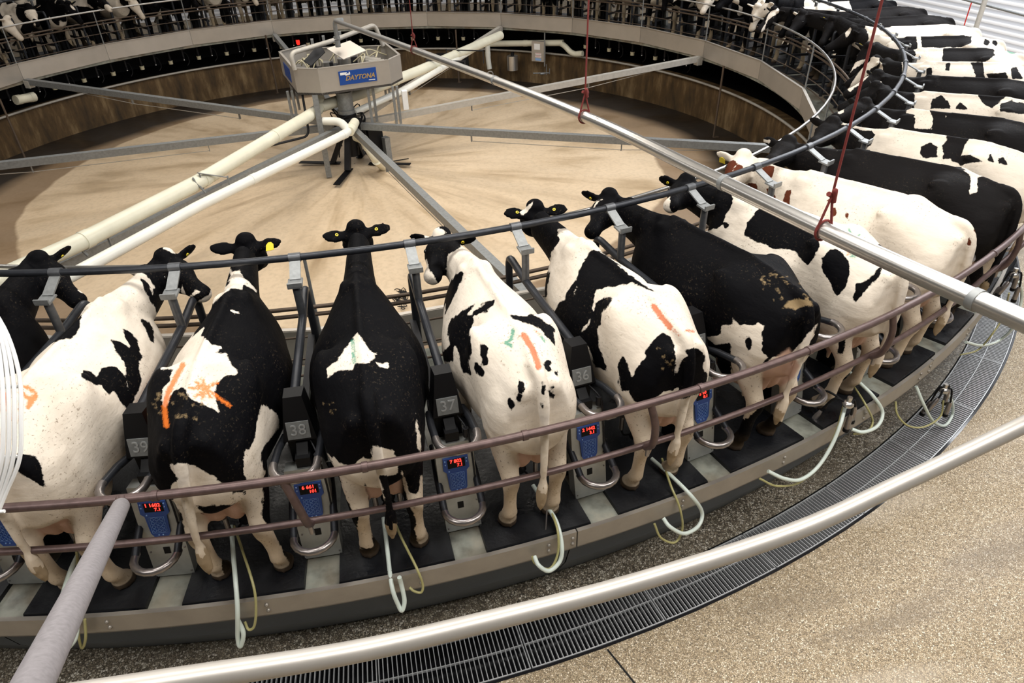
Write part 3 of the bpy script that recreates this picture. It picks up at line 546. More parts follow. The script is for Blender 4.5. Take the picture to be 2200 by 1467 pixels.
# K..T rows on the right
dflt = lambda px, mz, **k: dict(pollpx=px, muzpx=mz, pollz=1.33, tags='bt', **k)
make_cow(mid(10), dflt((1790, 262), (1745, 300)), 'white cow with two dark flank patches, first above the black white-hipped cow', mat='coat_dusty', base='w', head='b',
  patches=[('b', T4([(400, 900), (900, 1020), (1000, 1030), (1018, 1060), (1000, 1140), (900, 1200), (400, 1200)])), ('b', T4([(1370, 1210), (1390, 1160), (1460, 1115), (1510, 1150), (1520, 1240), (1400, 1240)])), ('b', T4([(1580, 1035), (1780, 1070), (1740, 1130), (1700, 1250), (1560, 1250), (1560, 1150), (1590, 1100)])), ('b', T4([(1600, 1240), (1780, 1215), (1870, 1270), (1700, 1300)])), ('b', T4([(1915, 1260), (1940, 1215), (1960, 1275)])), ('b', T4([(1990, 1250), (2040, 1235), (2075, 1300), (2000, 1290)]))])
make_cow(mid(11), dflt((1860, 222), (1792, 243)), 'black cow with one white shoulder band, third row up at the right edge', mat='coat_dusty', base='b', patches=[('w', T4([(1270, 890), (1300, 845), (1440, 835), (1480, 930), (1470, 1010), (1340, 1010), (1335, 900)])), ('w', T4(blob(1585, 915, 8))), ('w', T4([(735, 890), (790, 840), (785, 875), (750, 895)]))])
make_cow(mid(12), dflt((1885, 185), (1800, 225)), 'white cow with scalloped black side patches and black rump band, right edge', mat='coat_dusty', base='w', head='b',
  patches=[('b', T4([(600, 600), (1280, 670), (1335, 740), (1335, 860), (600, 1000)])), ('b', T4([(1455, 860), (1480, 780), (1550, 745), (1600, 800), (1630, 860), (1470, 860)])), ('b', T4([(1650, 860), (1700, 800), (1755, 860)])), ('b', T4([(1810, 660), (2250, 680), (2250, 745), (2120, 720), (2030, 780), (1950, 855), (1880, 825), (1830, 740)])), ('b', T4([(2005, 880), (2010, 830), (2100, 785), (2250, 830), (2250, 900)]))])
make_cow(mid(13), dflt((1888, 160), (1815, 195)), 'charcoal black cow showing a thin strip of back between two white cows', mat='coat_dusty', base='b', patches=[('w', T4([(790, 690), (900, 560), (980, 590), (960, 620), (830, 720)]))])
make_cow(mid(14), dflt((1885, 128), (1812, 178)), 'white cow with a row of small black side spots and long white blaze', mat='coat_dusty', base='w', head='b',
  patches=[('b', T4([(700, 560), (830, 620), (900, 540), (1000, 440), (1080, 500), (1100, 660), (1250, 640), (1240, 470), (1100, 420), (600, 380)])), ('w', T4([(800, 710), (900, 570), (1000, 450), (1065, 450), (1050, 510), (1000, 540), (960, 600), (850, 690)])), ('b', T4([(1420, 610), (1430, 540), (1465, 525), (1485, 610)])), ('b', T4([(1575, 560), (1585, 505), (1620, 495), (1610, 555)])), ('b', T4([(1775, 490), (1875, 485), (1895, 620), (1820, 620), (1800, 540)])), ('b', T4([(1895, 580), (2060, 570), (2075, 620), (1920, 620)])), ('b', T4([(2095, 540), (2140, 530), (2195, 620), (2110, 620)]))])
make_cow(mid(15), dflt((1868, 98), (1826, 158)), 'white cow with one long black side patch and a green rump smear', mat='coat_dusty', base='w', head='b',
  patches=[('b', T4([(900, 280), (1300, 330), (1345, 410), (1350, 500), (800, 560)])), ('w', T4([(820, 590), (870, 490), (950, 470), (930, 500), (860, 540)])), ('b', T4([(1570, 360), (1960, 370), (1970, 430), (1900, 490), (1550, 500)]))], marks=[(GRN, 'p', T4(blob(2110, 395, 60, 30)), 0)])
make_cow(mid(16), dflt((1835, 62), (1765, 102)), 'black-headed white cow with broad black side patches and a muddy rump', mat='coat_dusty', base='w', head='b',
  patches=[('b', T4([(540, 100), (900, 180), (950, 200), (978, 300), (940, 420), (820, 480), (500, 480)])), ('w', T4([(580, 360), (640, 280), (720, 190), (780, 150), (780, 180), (720, 250), (670, 290), (620, 350)])), ('w', T4([(790, 260), (830, 210), (850, 230), (800, 300)])), ('b', T4([(1170, 280), (1265, 235), (1350, 280), (1370, 400), (1250, 400)])), ('b', T4([(1385, 200), (1700, 210), (1730, 280), (1790, 290), (1785, 340), (1700, 375), (1390, 375)])), ('b', T4([(1790, 205), (1860, 210), (1905, 270), (1860, 290)])), ('b', T4([(2040, 170), (2110, 230), (2115, 290), (2070, 350), (2090, 250)])), ('b', T4(blob(1905, 335, 30, 22))), ('b', T4(blob(1970, 338, 28, 20)))],
  marks=[(MUD, 'p', T4([(1900, 190), (2050, 180), (2070, 230), (2050, 270), (1950, 270)]), 0)])
make_cow(mid(17), dflt((1790, 40), (1762, 92)), 'white-backed cow with an orange smear on the tail head, near the fence post', mat='coat_dusty', base='w', head='b', patches=[('b', T4([(300, -100), (900, 100), (980, 150), (900, 300), (300, 300)])), ('w', T4([(620, 20), (690, 10), (680, 50), (645, 65)]))], marks=[(ORG, 'p', T4(blob(1790, 165, 40, 16)), 0)])
make_cow(mid(18), dflt((1725, 28), (1690, 70)), 'dusty black cow second from the top of the right hand row', mat='coat_dusty', base='b', patches=[('w', T4([(340, 180), (400, 70), (430, 90), (380, 140)]))])
make_cow(mid(19), dflt((1665, 20), (1625, 62)), 'black cow topmost of the right hand row', mat='coat_dusty', base='b', patches=[('w', T4([(130, 250), (200, 90), (270, 60), (270, 100), (180, 160), (150, 260)]))])
# far side: three poses, copied round the ring
far = []
for j, pr in enumerate((dict(poll=(1.34, .05, 1.30), muz=(1.62, .12, .90), legs=(.05, -.08, .04, -.05)), dict(poll=(1.36, -.10, 1.36), muz=(1.72, -.25, 1.02), legs=(-.05, .06, -.06, .03), lat=(.02, -.02, .02, -.01)), dict(poll=(1.30, .12, 1.20), muz=(1.48, .22, .76), legs=(.0, .07, .05, -.02)), dict(poll=(1.36, 0, 1.38), muz=(1.78, .05, 1.12), legs=(-.04, .0, .0, .06)))):
    far.append(pr)
ORD = 'first second third fourth fifth sixth seventh eighth ninth tenth eleventh twelfth thirteenth fourteenth fifteenth sixteenth seventeenth eighteenth nineteenth twentieth'.split()
ORD += ['twenty-'+o for o in ORD[:9]]+['thirtieth']+['thirty-'+o for o in ORD[:9]]
fars = [mid(k) for k in range(52, 19, -1)]     # left to right
cowk = {}
for i, dg in enumerate(fars):
    j = (i*7) % 4; lab = 'far-side black and white cow facing the pit, %s from the left along the top edge' % ORD[i]
    if j not in cowk:
        p = dict(far[j], vox=.02, tags='nt' if j % 2 else 'tn'); cowk[j] = make_cow(dg, p, lab, mat='coat_far', group='cows on the far side of the platform')
    else:
        c = copy_tree(cowk[j]); o, rz = cowframe(dg, random.uniform(-.04, .04), random.uniform(-.08, .03)); c.location = o; c.rotation_euler = (0, 0, rz); c['label'] = lab
# ------------------------------------------------------------------ the setting
def struct(o): o['kind'] = 'structure'; return o
def onR(px, R):                        # near-side point at radius R about the platform axis
    d = ray(px); a = d.x**2+d.y**2; b = 2*(CAM.x*d.x+CAM.y*d.y); c = CAM.x**2+CAM.y**2-R*R
    return CAM+d*((-b-math.sqrt(max(b*b-4*a*c, 0)))/2/a)
def farR(px, R):
    d = ray(px); a = d.x**2+d.y**2; b = 2*(CAM.x*d.x+CAM.y*d.y); c = CAM.x**2+CAM.y**2-R*R
    return CAM+d*((-b+math.sqrt(max(b*b-4*a*c, 0)))/2/a)
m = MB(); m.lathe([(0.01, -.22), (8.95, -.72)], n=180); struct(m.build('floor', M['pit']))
m = MB(); m.lathe([(8.95, -.80), (8.95, .12), (9.25, .12), (9.25, .10)], n=180); struct(m.build('wall_pit', M['pitwall']))
m = MB(); m.lathe([(9.25, .10), (10.6, .10), (10.6, .82)], n=120); struct(m.build('wall_undercroft', M['black']))  # black colour put in for the lightless gap beneath the deck
m = MB(); m.ring(10.6, 10.93, -.06, 0, 0, 360, 180); struct(m.build('floor', M['agg']))
m = MB(); m.ring(10.93, 11.33, -.26, -.22, 0, 360, 180); m.ring(10.925, 10.935, -.26, 0, 0, 360, 180); m.ring(11.325, 11.345, -.26, .004, 0, 360, 180); struct(m.build('floor_drain', M['drain']))
m = MB(); m.ring(11.34, 26, -.1, 0, 0, 360, 180); struct(m.build('floor', M['terrazzo']))
m = MB(); m.box((15.2, 0, 3.6), (.2, 44, 7.4)); struct(m.build('wall_right', M['siding']))
m = MB(); m.box((0, 18, 3.6), (44, .2, 7.4)); struct(m.build('wall_back', M['siding']))
m = MB(); m.box((-16, 0, 3.6), (.2, 44, 7.4)); struct(m.build('wall_left', M['render']))
m = MB(); m.box((0, -20, 3.6), (44, .2, 7.4)); struct(m.build('wall_front', M['render']))
m = MB(); m.box((0, 0, 7.35), (44, 44, .2)); struct(m.build('ceiling', M['render']))
m = MB()
m.beam(at((1305, 1395), .003), at((1390, 1500), .003), .012, .004); struct(m.build('trim_1', M['black']))
# ------------------------------------------------------------------ the turning platform
plat = empty('rotary_platform', (0, 0, 0), 0, 'big round turning deck with stainless rim, inner parapet and head rails under all the cows', 'rotary platform')
m = MB(); m.ring(8.5, 10.97, .80, .88, 0, 360, 288); m.build('deck', M['deck'], plat)
for k in range(18):
    a0 = ST+2.5+20*k-1.3; m = MB(); m.ring(10.97, 11.0, .735, .895, a0, a0+19.95, 32); m.ring(10.9, 11.0, .735, .745, a0, a0+19.95, 32)
    f = m.build('edge_fascia', M['fascia'], plat)
    for q in range(4):
        for dd in ((-.15, .15) if q == 0 else (0,)):
            for z in (.855, .80): m = MB(); m.sphere(pol(a0+.6+5*q+dd*3, 11.002, z-.01), (.014, .014, .014), 8); m.build('rivet', M['fascia'], f)
    m = MB(); m.lathe([(10.93, .74), (10.82, .36), (10.64, .02)], a0, a0+19.95, 32); m.build('skirt', M['skirt'], plat)
PH = math.degrees(-.98506); ZT, ZB, RP = 1.243, .87, 8.484
for k in range(24):
    a, b = PH+15*k, PH+15*(k+1); A, B = pol(a, RP), pol(b, RP); t = (B-A).normalized(); out = pol((a+b)/2, 1)
    m = MB(); P4 = [A+t*.004, B-t*.004]
    vs = [p+Vector((0, 0, z))+out*o for o in (0, .02) for p in P4 for z in (ZB, ZT)]
    m.add(vs, [(0, 1, 3, 2), (4, 6, 7, 5), (0, 4, 5, 1), (2, 3, 7, 6), (0, 2, 6, 4), (1, 5, 7, 3)])
    m.beam(P4[0]+Vector((0, 0, ZT))-out*.012, P4[1]+Vector((0, 0, ZT))-out*.012, .045, .012)
    m.build('parapet_panel', M['steel'], plat)
    m = MB(); m.tube([pol(a, RP+.02, .9), pol(a, 8.505, 1.985)], .014, 8); m.build('rail_post', M['galv'], plat)
m = MB(); m.tube([pol(i*2.5, 8.505, 1.985) for i in range(144)], .019, 8, closed=True); m.build('inner_rail', M['steel_bright'], plat)
m = MB(); m.tube([pol(i*2.5, 9.30, 2.371) for i in range(144)], .026, 10, closed=True); hr = m.build('head_rail', M['black_pipe'], plat)
for k in range(72): m = MB(); m.tube([pol(ST-5*k-.25, 9.30, 2.371), pol(ST-5*k+.25, 9.30, 2.371)], .034, 10); m.build('rail_clamp', M['grey_pipe'], hr)
for R, z, r in ((8.86, 1.70, .018), (8.86, 1.63, .018), (8.86, 1.42, .010), (8.86, 1.20, .010), (8.86, 1.03, .012)):
    m = MB(); m.tube([pol(i*2.5, R, z) for i in range(144)], r, 7, closed=True); m.build('breast_rail', M['rust_thin'], plat)
# ------------------------------------------------------------------ stalls
def lframe(deg):                       # local x points outwards
    a = math.radians(deg); return pol(deg, 10.4, DECK), math.atan2(math.cos(a), math.sin(a))
NAMES = ['the left-edge black cow', 'the orange-hipped white cow', 'the orange-starred cow', 'the triangle-marked cow', 'the white spotted cow', 'the black-saddled cow', 'the muddy black cow', 'the dark-shouldered cow', 'the red-and-white cow', 'the white-hipped black cow', 'the dark-necked cow', 'the one-banded cow', 'the scallop-patched cow', 'the charcoal cow', 'the long-blazed cow', 'the side-patched cow', 'the muddy-rumped cow', 'the orange-smeared cow', 'the dusty black cow', 'the topmost black cow']
def between(k):
    if k < 0: return 'left of '+NAMES[0]
    if k < 19: return 'between %s and %s' % (NAMES[k], NAMES[k+1])
    return 'beyond '+NAMES[19]
def U(pts_x, y, z0, z1, x0, tip, n=9):
    xs = tip-y; return [Vector((x0, -y*.9, z0)), Vector((x0+(xs-x0)*.5, -y, (z0+z1)/2+.01)), Vector((xs, -y, z1))], [Vector((xs+y*math.cos(a), y*math.sin(a), z1)) for a in [(-PI/2+PI*i/n) for i in range(n+1)]], [Vector((xs, y, z1)), Vector((x0+(xs-x0)*.5, y, (z0+z1)/2+.01)), Vector((x0, y*.9, z0))]
def divider(num, detail=True):
    r = empty('stall_divider', (0, 0, 0))
    m = MB(); m.beam((-1.10, 0, 1.487), (-.93, 0, 1.405), .075, .012); m.beam((-.95, 0, 1.40), (-.845, 0, 1.385), .10, .014); m.box((-.85, 0, 1.405), (.014, .10, .03)); m.build('bracket', M['galv'], r)
    m = MB(); m.tube([(-.90, 0, 1.39), (-.90, 0, 1.12)], .029, 10); m.build('post', M['grey_pipe'], r)
    m = MB(); m.tube(bend([(-1.27, 0, .0), (-1.27, 0, 1.17), (-.90, 0, 1.125), (.0, 0, 1.10)], .09), .030, 10); m.build('top_bar', M['black_pipe'], r)
    m = MB()
    for x0, x1, z in ((-1.27, -.05, .72), (-1.27, -.05, .42)): m.beam((x0, -.03, z), (x1, -.03, z), .05, .045)
    for x in (-.62, -.05): m.beam((x, -.03, 0), (x, -.03, .74), .05, .05, (1, 0, 0))
    m.build('lower_frame', M['darkgrey'], r)
    m = MB(); v = [(-.06, y*.5, 1.13) for y in (-.12, .12)]+[(.06, y, 1.145) for y in (-.055, .055)]+[(.13, y, .86) for y in (-.10, .10)]+[(-.06, y, .80) for y in (-.10, .10)]
    m.add(v, [(0, 1, 3, 2), (2, 3, 5, 4), (4, 5, 7, 6), (0, 6, 7, 1), (0, 2, 4, 6), (1, 7, 5, 3)]); hb = m.build('number_housing', M['black'], r)
    e1 = (Vector((.13, 0, .86))-Vector((.06, 0, 1.145))).normalized(); nn = Vector((-e1.z, 0, e1.x)); nn = nn if nn.x > 0 else -nn; c0 = Vector((.112, 0, .93))
    xf = lambda v: c0+nn*(.006+v[2])+Vector((0, 1, 0))*v[0]-e1*v[1]
    m = MB(); m.add([xf((x, y, z)) for x in (-.068, .068) for y in (-.058, .058) for z in (-.008, .002)], [(0, 1, 3, 2), (4, 6, 7, 5), (0, 4, 5, 1), (2, 3, 7, 6), (0, 2, 6, 4), (1, 5, 7, 3)]); npl = m.build('number_plate', M['plate'], hb)
    if num: text_mb(str(num), .10, lambda v: xf((v[0], v[1], v[2]+.004)), .004).build('digits', M['plate_num'], npl)
    for nm, y, z0, z1, x0, tip in (('upper_loop', .125, .80, .915, .0, .53), ('lower_loop', .125, .52, .32, .0, .545)):
        a, t, b = U(0, y, z0, z1, x0, tip)
        m = MB(); m.tube(a, .024, 8); m.tube(b, .024, 8); lo = m.build(nm, M['black_pipe'], r)
        m = MB(); m.tube([a[-1]-Vector((.03, 0, 0))]+t+[b[0]-Vector((.03, 0, 0))], .0245, 9); m.build('lit_bare_tip', M['shiny_tip'], lo)  # bare metal end, coloured brighter to paint in the light it catches
    m = MB(); m.box((.02, 0, .42), (.12, .17, .84)); m.beam((.05, 0, .84), (.17, 0, .74), .07, .05); m.box((.15, .0, .74), (.10, .09, .07)); m.build('arm_housing', M['black'], r)
    m = MB(); m.tube(bend([(.05, .03, .86), (.22, .10, .80), (.25, .115, .55), (.29, .115, .3)], .06), .006, 6); m.cyl((.20, .09, .76), .02, .07, 8); m.build('cable', M['darkgrey'], r)
    return r
TIPS = {0: '40', 1: '39', 2: '38', 3: '37', 4: '36', 5: '35'}
num0 = divider(None); bases = {}
first = True
KS = list(range(0, 20))+list(range(20, 53))
for k in KS:
    dg = ST-5*k
    if 0 <= k < 10: r = divider(40-k)
    elif first: r = num0; first = False
    else: r = copy_tree(num0)
    r.location, rz = lframe(dg); r.rotation_euler = (0, 0, rz)
    if k < 10: lab = 'tubular stall divider numbered %d %s' % (40-k, between(k))
    elif k < 20: lab = 'tubular stall divider %s' % between(k)
    else: lab = 'far-side stall divider, %s from the left along the top edge' % ORD[52-k]
    tag(r, lab, 'stall divider', 'stall dividers on the near and right side' if k < 20 else 'stall dividers on the far side')
# milking point cabinets with keypads
DISP = {1: ('1 1602', '7.1'), 2: ('6 661', '101'), 3: ('7 802', '7.1'), 4: ('2 1442', '3.1'), 5: ('5 90', '8.1')}
def cabinet(disp):
    r = empty('milking_cabinet', (0, 0, 0))
    T, Bm = Vector((.215, 0, .70)), Vector((.335, 0, .02)); e = (Bm-T).normalized(); n = Vector((-e.z, 0, e.x)); n = n if n.x > 0 else -n
    xf = lambda v: T+e*v[1]+Vector((0, v[0], 0))+n*v[2]
    L = (Bm-T).length; m = MB()
    pr = [(-.125, 0), (.105, 0), (.125, .08), (.125, L), (-.115, L), (-.125, .3)]
    m.add([xf((x, y, z)) for z in (-.10, 0) for x, y in pr], [tuple(range(6)), tuple(range(6, 12))[::-1]]+[(i, (i+1) % 6, 6+(i+1) % 6, 6+i) for i in range(6)])
    m.build('panel', M['cabinet'], r); m = MB()
    for x, y in ((-.1, .05), (.09, .04), (-.11, .40), (.11, .36), (-.1, L-.03), (.11, L-.03), (-.1, L-.2), (.11, L-.22)): m.sphere(xf((x, y, .001)), .007, 6)
    m.build('screws', M['shiny_tip'], r)
    m = MB(); m.add([xf((x, y, z)) for x in (-.02, .02) for y in (.46, .51) for z in (-.01, .003)], [(0, 1, 3, 2), (4, 6, 7, 5), (0, 4, 5, 1), (2, 3, 7, 6), (0, 2, 6, 4), (1, 5, 7, 3)]); m.build('slot', M['black'], r)
    kp = [(-.082, .10), (.082, .10), (.086, .19), (.066, .21), (.058, .34), (.038, .375), (-.038, .375), (-.058, .34), (-.066, .21), (-.086, .19)]; q = len(kp)
    m = MB(); m.add([xf((x, y, z)) for z in (0, .012) for x, y in kp], [tuple(range(q)), tuple(range(q, 2*q))[::-1]]+[(i, (i+1) % q, q+(i+1) % q, q+i) for i in range(q)]); kb = m.build('keypad', M['blue'], r)
    m = MB()
    for i in range(3):
        for j in range(4):
            c = (-.028+.028*i, .235+.028*j)
            m.tube([xf((c[0]+.0105*math.cos(a), c[1]+.0105*math.sin(a), .0135)) for a in [2*PI*u/10 for u in range(10)]], .0014, 4, closed=True)
    m.tube([xf((x, y, .0135)) for x, y in ((-.046, .218), (.046, .218), (.046, .336), (-.046, .336))], .0014, 4, closed=True)
    for x, y in ((-.012, .352), (.014, .352), (-.07, .12), (-.07, .145), (.07, .12), (.07, .145), (-.05, .20)): m.box(xf((x, y, .0135)), (.006, .008, .008))
    m.build('keys', M['blue_light'], kb)
    m = MB(); m.add([xf((x, y, z)) for x in (-.055, .06) for y in (.112, .178) for z in (.01, .0135)], [(0, 1, 3, 2), (4, 6, 7, 5), (0, 4, 5, 1), (2, 3, 7, 6), (0, 2, 6, 4), (1, 5, 7, 3)]); ds = m.build('display', M['black'], kb)
    if disp:
        a = text_mb(disp[0], .034, lambda v: xf((v[0], .128-v[1], .0145+v[2])), .002, bold=.0006); b = text_mb(disp[1], .032, lambda v: xf((v[0]+.025, .161-v[1], .0145+v[2])), .002, bold=.0006); a.build('red_digits', M['led'], ds); b.build('red_digits', M['led'], ds)
    m = MB(); m.add([xf((x, y, z)) for x in (-.05, .05) for y in (.055, .08) for z in (0, .006)], [(0, 1, 3, 2), (4, 6, 7, 5), (0, 4, 5, 1), (2, 3, 7, 6), (0, 2, 6, 4), (1, 5, 7, 3)]); m.build('name_strip', M['white'], r)
    return r
cb0 = cabinet(('5 90', '8.1')); first = True
for k in KS:
    if k in DISP and k < 5: r = cabinet(DISP[k])
    elif first: r = cb0; first = False
    else: r = copy_tree(cb0)
    r.location, rz = lframe(ST-5*k); r.rotation_euler = (0, 0, rz)
    lab = 'steel keypad cabinet %s' % between(k) if k < 20 else 'far-side steel cabinet, %s from the left among the cow legs' % ORD[52-k]
    tag(r, lab, 'milking control cabinet', 'keypad cabinets on the deck')
# rubber mats
m = MB(); th = 1.95
def matpts(R, z): return [Vector((R*math.cos(math.radians(a))-10.4, R*math.sin(math.radians(a)), z)) for a in np.linspace(-th, th, 7)]
lo = matpts(9.15, 0)+matpts(10.965, 0)[::-1]; hi = [Vector((v.x, v.y*.985, .026)) for v in lo]
hi = [Vector((min(max(v.x, -1.24), .555), v.y, v.z)) for v in hi]; n = len(lo)
m.add(lo+hi, [tuple(range(n))[::-1], tuple(range(n, 2*n))]+[(i, (i+1) % n, n+(i+1) % n, n+i) for i in range(n)])
mat0 = m.build('rubber_mat', M['rubber']); first = True
for k in range(0, 53):
    r = mat0 if first else copy_tree(mat0); first = False
    r.location, rz = lframe(mid(k)); r.location.z += .0005; r.rotation_euler = (0, 0, rz)
    tag(r, 'wet black rubber mat under %s' % NAMES[k] if k < 20 else 'black rubber mat under the %s far-side cow from the left' % ORD[52-k], 'rubber mat', 'rubber mats on the deck')
# ------------------------------------------------------------------ hoses and milking clusters
def hpt(px, R):
    p = onR(px, R)
    if .74 < p.z < .945 and R < 11.035:
        q = at(px, .95); p = q if math.hypot(q.x, q.y) < 11.03 else onR(px, 11.035)
    return p if p.z > .03 else at(px, .03)
def hose(px, label, mat, r, name='milk_hose', cat='hose'):
    pts = smooth_path([hpt((x, y), R) for x, y, R in px], 8); m = MB(); m.tube(pts, r, 10); return tag(m.build(name, M[mat]), label, cat, 'hoses hanging over the deck edge')
HS = {1: ('w', [(185, 1160, 10.6), (150, 1230, 10.9), (122, 1330, 11.03), (112, 1400, 11.12), (128, 1407, 11.14), (160, 1375, 11.1), (165, 1340, 11.03), (160, 1350, 10.98)], [(160, 1150, 10.6), (168, 1220, 10.9), (166, 1300, 11.03), (168, 1360, 11.06), (176, 1392, 11.08), (184, 1370, 11.07), (182, 1330, 11.03)]),
 2: ('w', [(497, 1130, 10.55), (502, 1200, 10.8), (510, 1300, 11.03), (511, 1370, 11.08), (517, 1388, 11.1), (523, 1360, 11.08), (510, 1330, 11.02)], [(503, 1130, 10.55), (520, 1180, 10.75), (545, 1260, 10.97), (550, 1310, 11.04), (546, 1345, 11.07), (534, 1352, 11.07), (526, 1335, 11.03)]),
 3: ('w', [(824, 1112, 10.6), (832, 1180, 10.8), (842, 1260, 11.02), (856, 1300, 11.09), (864, 1311, 11.11), (869, 1290, 11.08), (862, 1255, 11.03), (858, 1240, 10.98)], [(838, 1100, 10.6), (865, 1160, 10.8), (895, 1220, 10.98), (908, 1255, 11.05), (905, 1272, 11.07), (890, 1270, 11.06), (880, 1262, 11.02)]),
 4: ('w', [(1145, 1042, 10.6), (1170, 1080, 10.75), (1195, 1120, 10.9), (1207, 1170, 11.04), (1203, 1205, 11.09), (1180, 1226, 11.12), (1158, 1215, 11.1), (1148, 1195, 11.02)], [(1170, 1040, 10.6), (1182, 1090, 10.8), (1198, 1140, 10.97), (1198, 1190, 11.06), (1180, 1222, 11.1), (1150, 1210, 11.06), (1144, 1195, 11.0)]),
 5: ('w', [(1400, 985, 10.6), (1440, 1020, 10.75), (1485, 1065, 10.93), (1508, 1100, 11.04), (1500, 1130, 11.09), (1470, 1146, 11.12), (1440, 1132, 11.1), (1425, 1113, 11.03)], [(1422, 985, 10.6), (1440, 1040, 10.8), (1460, 1090, 10.98), (1466, 1135, 11.06), (1450, 1165, 11.1), (1420, 1155, 11.08), (1406, 1125, 11.03)]),
 6: ('w', [(1817, 868, 10.95), (1806, 910, 11.02), (1785, 960, 11.08), (1755, 1005, 11.11), (1720, 1030, 11.13), (1685, 1028, 11.12), (1650, 1012, 11.05)], [(1812, 872, 10.95), (1795, 930, 11.02), (1765, 990, 11.08), (1720, 1035, 11.1), (1670, 1044, 11.1), (1632, 1028, 11.04)]),
 7: ('w', [(1795, 765, 10.5), (1840, 815, 10.8), (1875, 850, 10.97), (1896, 885, 11.05), (1885, 915, 11.1), (1855, 928, 11.12), (1830, 922, 11.06)], [(1835, 830, 10.8), (1860, 870, 10.97), (1875, 905, 11.05), (1862, 928, 11.1), (1835, 932, 11.08)]),
 8: ('w', [(1968, 830, 11.0), (1985, 870, 11.1), (2005, 905, 11.16), (2030, 914, 11.18), (2046, 890, 11.18), (2044, 860, 11.16), (2028, 838, 11.12)], [(1924, 862, 11.0), (1928, 890, 11.06), (1950, 914, 11.14), (1985, 917, 11.18), (2020, 895, 11.18), (2027, 860, 11.14)]),
 9: ('w', [(2075, 735, 11.0), (2110, 742, 11.1), (2145, 732, 11.16), (2178, 700, 11.18), (2195, 640, 11.18), (2190, 605, 11.15)], [(2064, 762, 11.0), (2100, 752, 11.08), (2130, 720, 11.14), (2155, 680, 11.16), (2168, 630, 11.16)])}
for k, (_, w, g) in HS.items():
    hose(w, 'milky white hose looping over the deck edge behind %s' % NAMES[k], 'white_hose', .0145)
    if k != 9 or True: hose(g, 'thin yellow-green twin hose hanging behind %s' % NAMES[k], 'green_hose', .0085, 'pulse_hose')
def cluster(c, lab, cups):
    r = empty('milking_cluster', c, 0, lab, 'milking cluster', 'milking clusters')
    m = MB(); m.sphere((0, 0, 0), (.045, .045, .035), 12); m.cyl((0, 0, .04), .02, .06, 10); m.build('claw', M['steel_bright'], r)
    for dx, dy, dz, tx in cups:
        e = Vector((dx, dy, dz)); d = Vector((tx, 0, -1)).normalized(); m = MB(); m.tube(smooth_path([(0, 0, 0), (dx*.6, dy*.6, .03), e, e+d*.04], 4), .009, 7); tb = m.build('short_tube', M['black'], r)
        m = MB(); m.tube([e+d*.02, e+d*.05, e+d*.16, e+d*.165], [.014, .021, .022, .018], 12); m.build('teat_cup', M['shiny_tip'], r)
        m = MB(); m.tube([e+d*.165, e+d*.19], [.025, .025], 12); m.build('rubber_mouth', M['black'], r)
    return r
CU = [(.09, .03, -.02, .1), (.07, -.05, -.10, .05), (-.06, .03, -.12, -.25), (-.08, -.05, -.02, -.5)]
cluster(onR((1822, 868), 11.0), 'milking cluster hanging open from the loop behind the dark-shouldered cow', [(.03, -.03, -.07, .0), (.07, .0, -.02, .1), (-.13, .10, -.10, -.6), (-.10, .16, .03, -.4)])
cluster(onR((2028, 838), 11.12), 'milking cluster of black cups hanging over the floor grating', CU)
cluster(onR((2178, 590), 11.1), 'milking cluster with bunched hoses at the right edge above the grating', CU)
for k in range(1, 6):                  # attached under the udders
    o, rz = cowframe(mid(k)); c = o+Vector((math.cos(rz), math.sin(rz), 0))*(-.36)+Vector((0, 0, .23))
    r = empty('milking_cluster', c, rz, 'milking cluster attached under the udder of %s' % NAMES[k], 'milking cluster', 'milking clusters')
    m = MB(); m.sphere((0, 0, 0), (.05, .05, .035), 12); m.build('claw', M['black'], r)
    for x in (.075, -.12):
        for y in (.08, -.08):
            m = MB(); m.tube([(x, y, .15), (x, y, .03)], .018, 9); m.build('teat_cup', M['shiny_tip'], r)
            m = MB(); m.tube(smooth_path([(x, y, .03), (x*.8, y*.8, -.02), (x*.3, y*.3, 0)], 3), .008, 6); m.build('short_tube', M['black'], r)
tag(MB().tube(smooth_path([onR(p, R) for p, R in (((1175, 1095), 10.85), ((1172, 1140), 10.92), ((1168, 1165), 10.95))], 4), .006, 6).build('hose_stand', M['shiny_tip']), 'thin upright metal hose stand behind the white spotted cow', 'stand')
# ------------------------------------------------------------------ fixed curved gate rails round the outside
g = empty('curved_rail', (0, 0, 0), 0, 'rusty brown double guard rail curving behind the row of cows', 'guard rail')
m = MB(); m.tube([pol(a, 11.10, 1.975) for a in np.arange(200, 126, -1.)], .026, 12); m.build('upper_pipe', M['brown_pipe'], g)
m = MB(); m.tube([pol(a, 11.0, 1.53) for a in np.arange(200, 152, -1.)]+[pol(a, 11.0+(152-a)*.03, 1.53+(152-a)*.05) for a in np.arange(151, 140, -1.)], .022, 12); m.build('lower_pipe', M['brown_pipe'], g)
for a in (183.2, 172.3, 161.6, 150.8):
    m = MB(); m.tube(smooth_path([pol(a, 11.10, 1.97), pol(a-.2, 11.12, 1.80), pol(a-.3, 11.09, 1.62), pol(a-.3, 11.02, 1.53)], 5), .024, 10); po = m.build('upright', M['brown_pipe'], g)
    m = MB(); m.cyl(pol(a-.3, 11.045, 1.515), .014, .07, 10); m.build('pin', M['shiny_tip'], po)
for a in (192, 186.5, 181, 176.4, 170.5, 166, 158, 154): m = MB(); m.tube([pol(a-.08, 11.10, 1.975), pol(a+.08, 11.10, 1.975)], .031, 12); m.build('weld_ring', M['brown_pipe'], g)
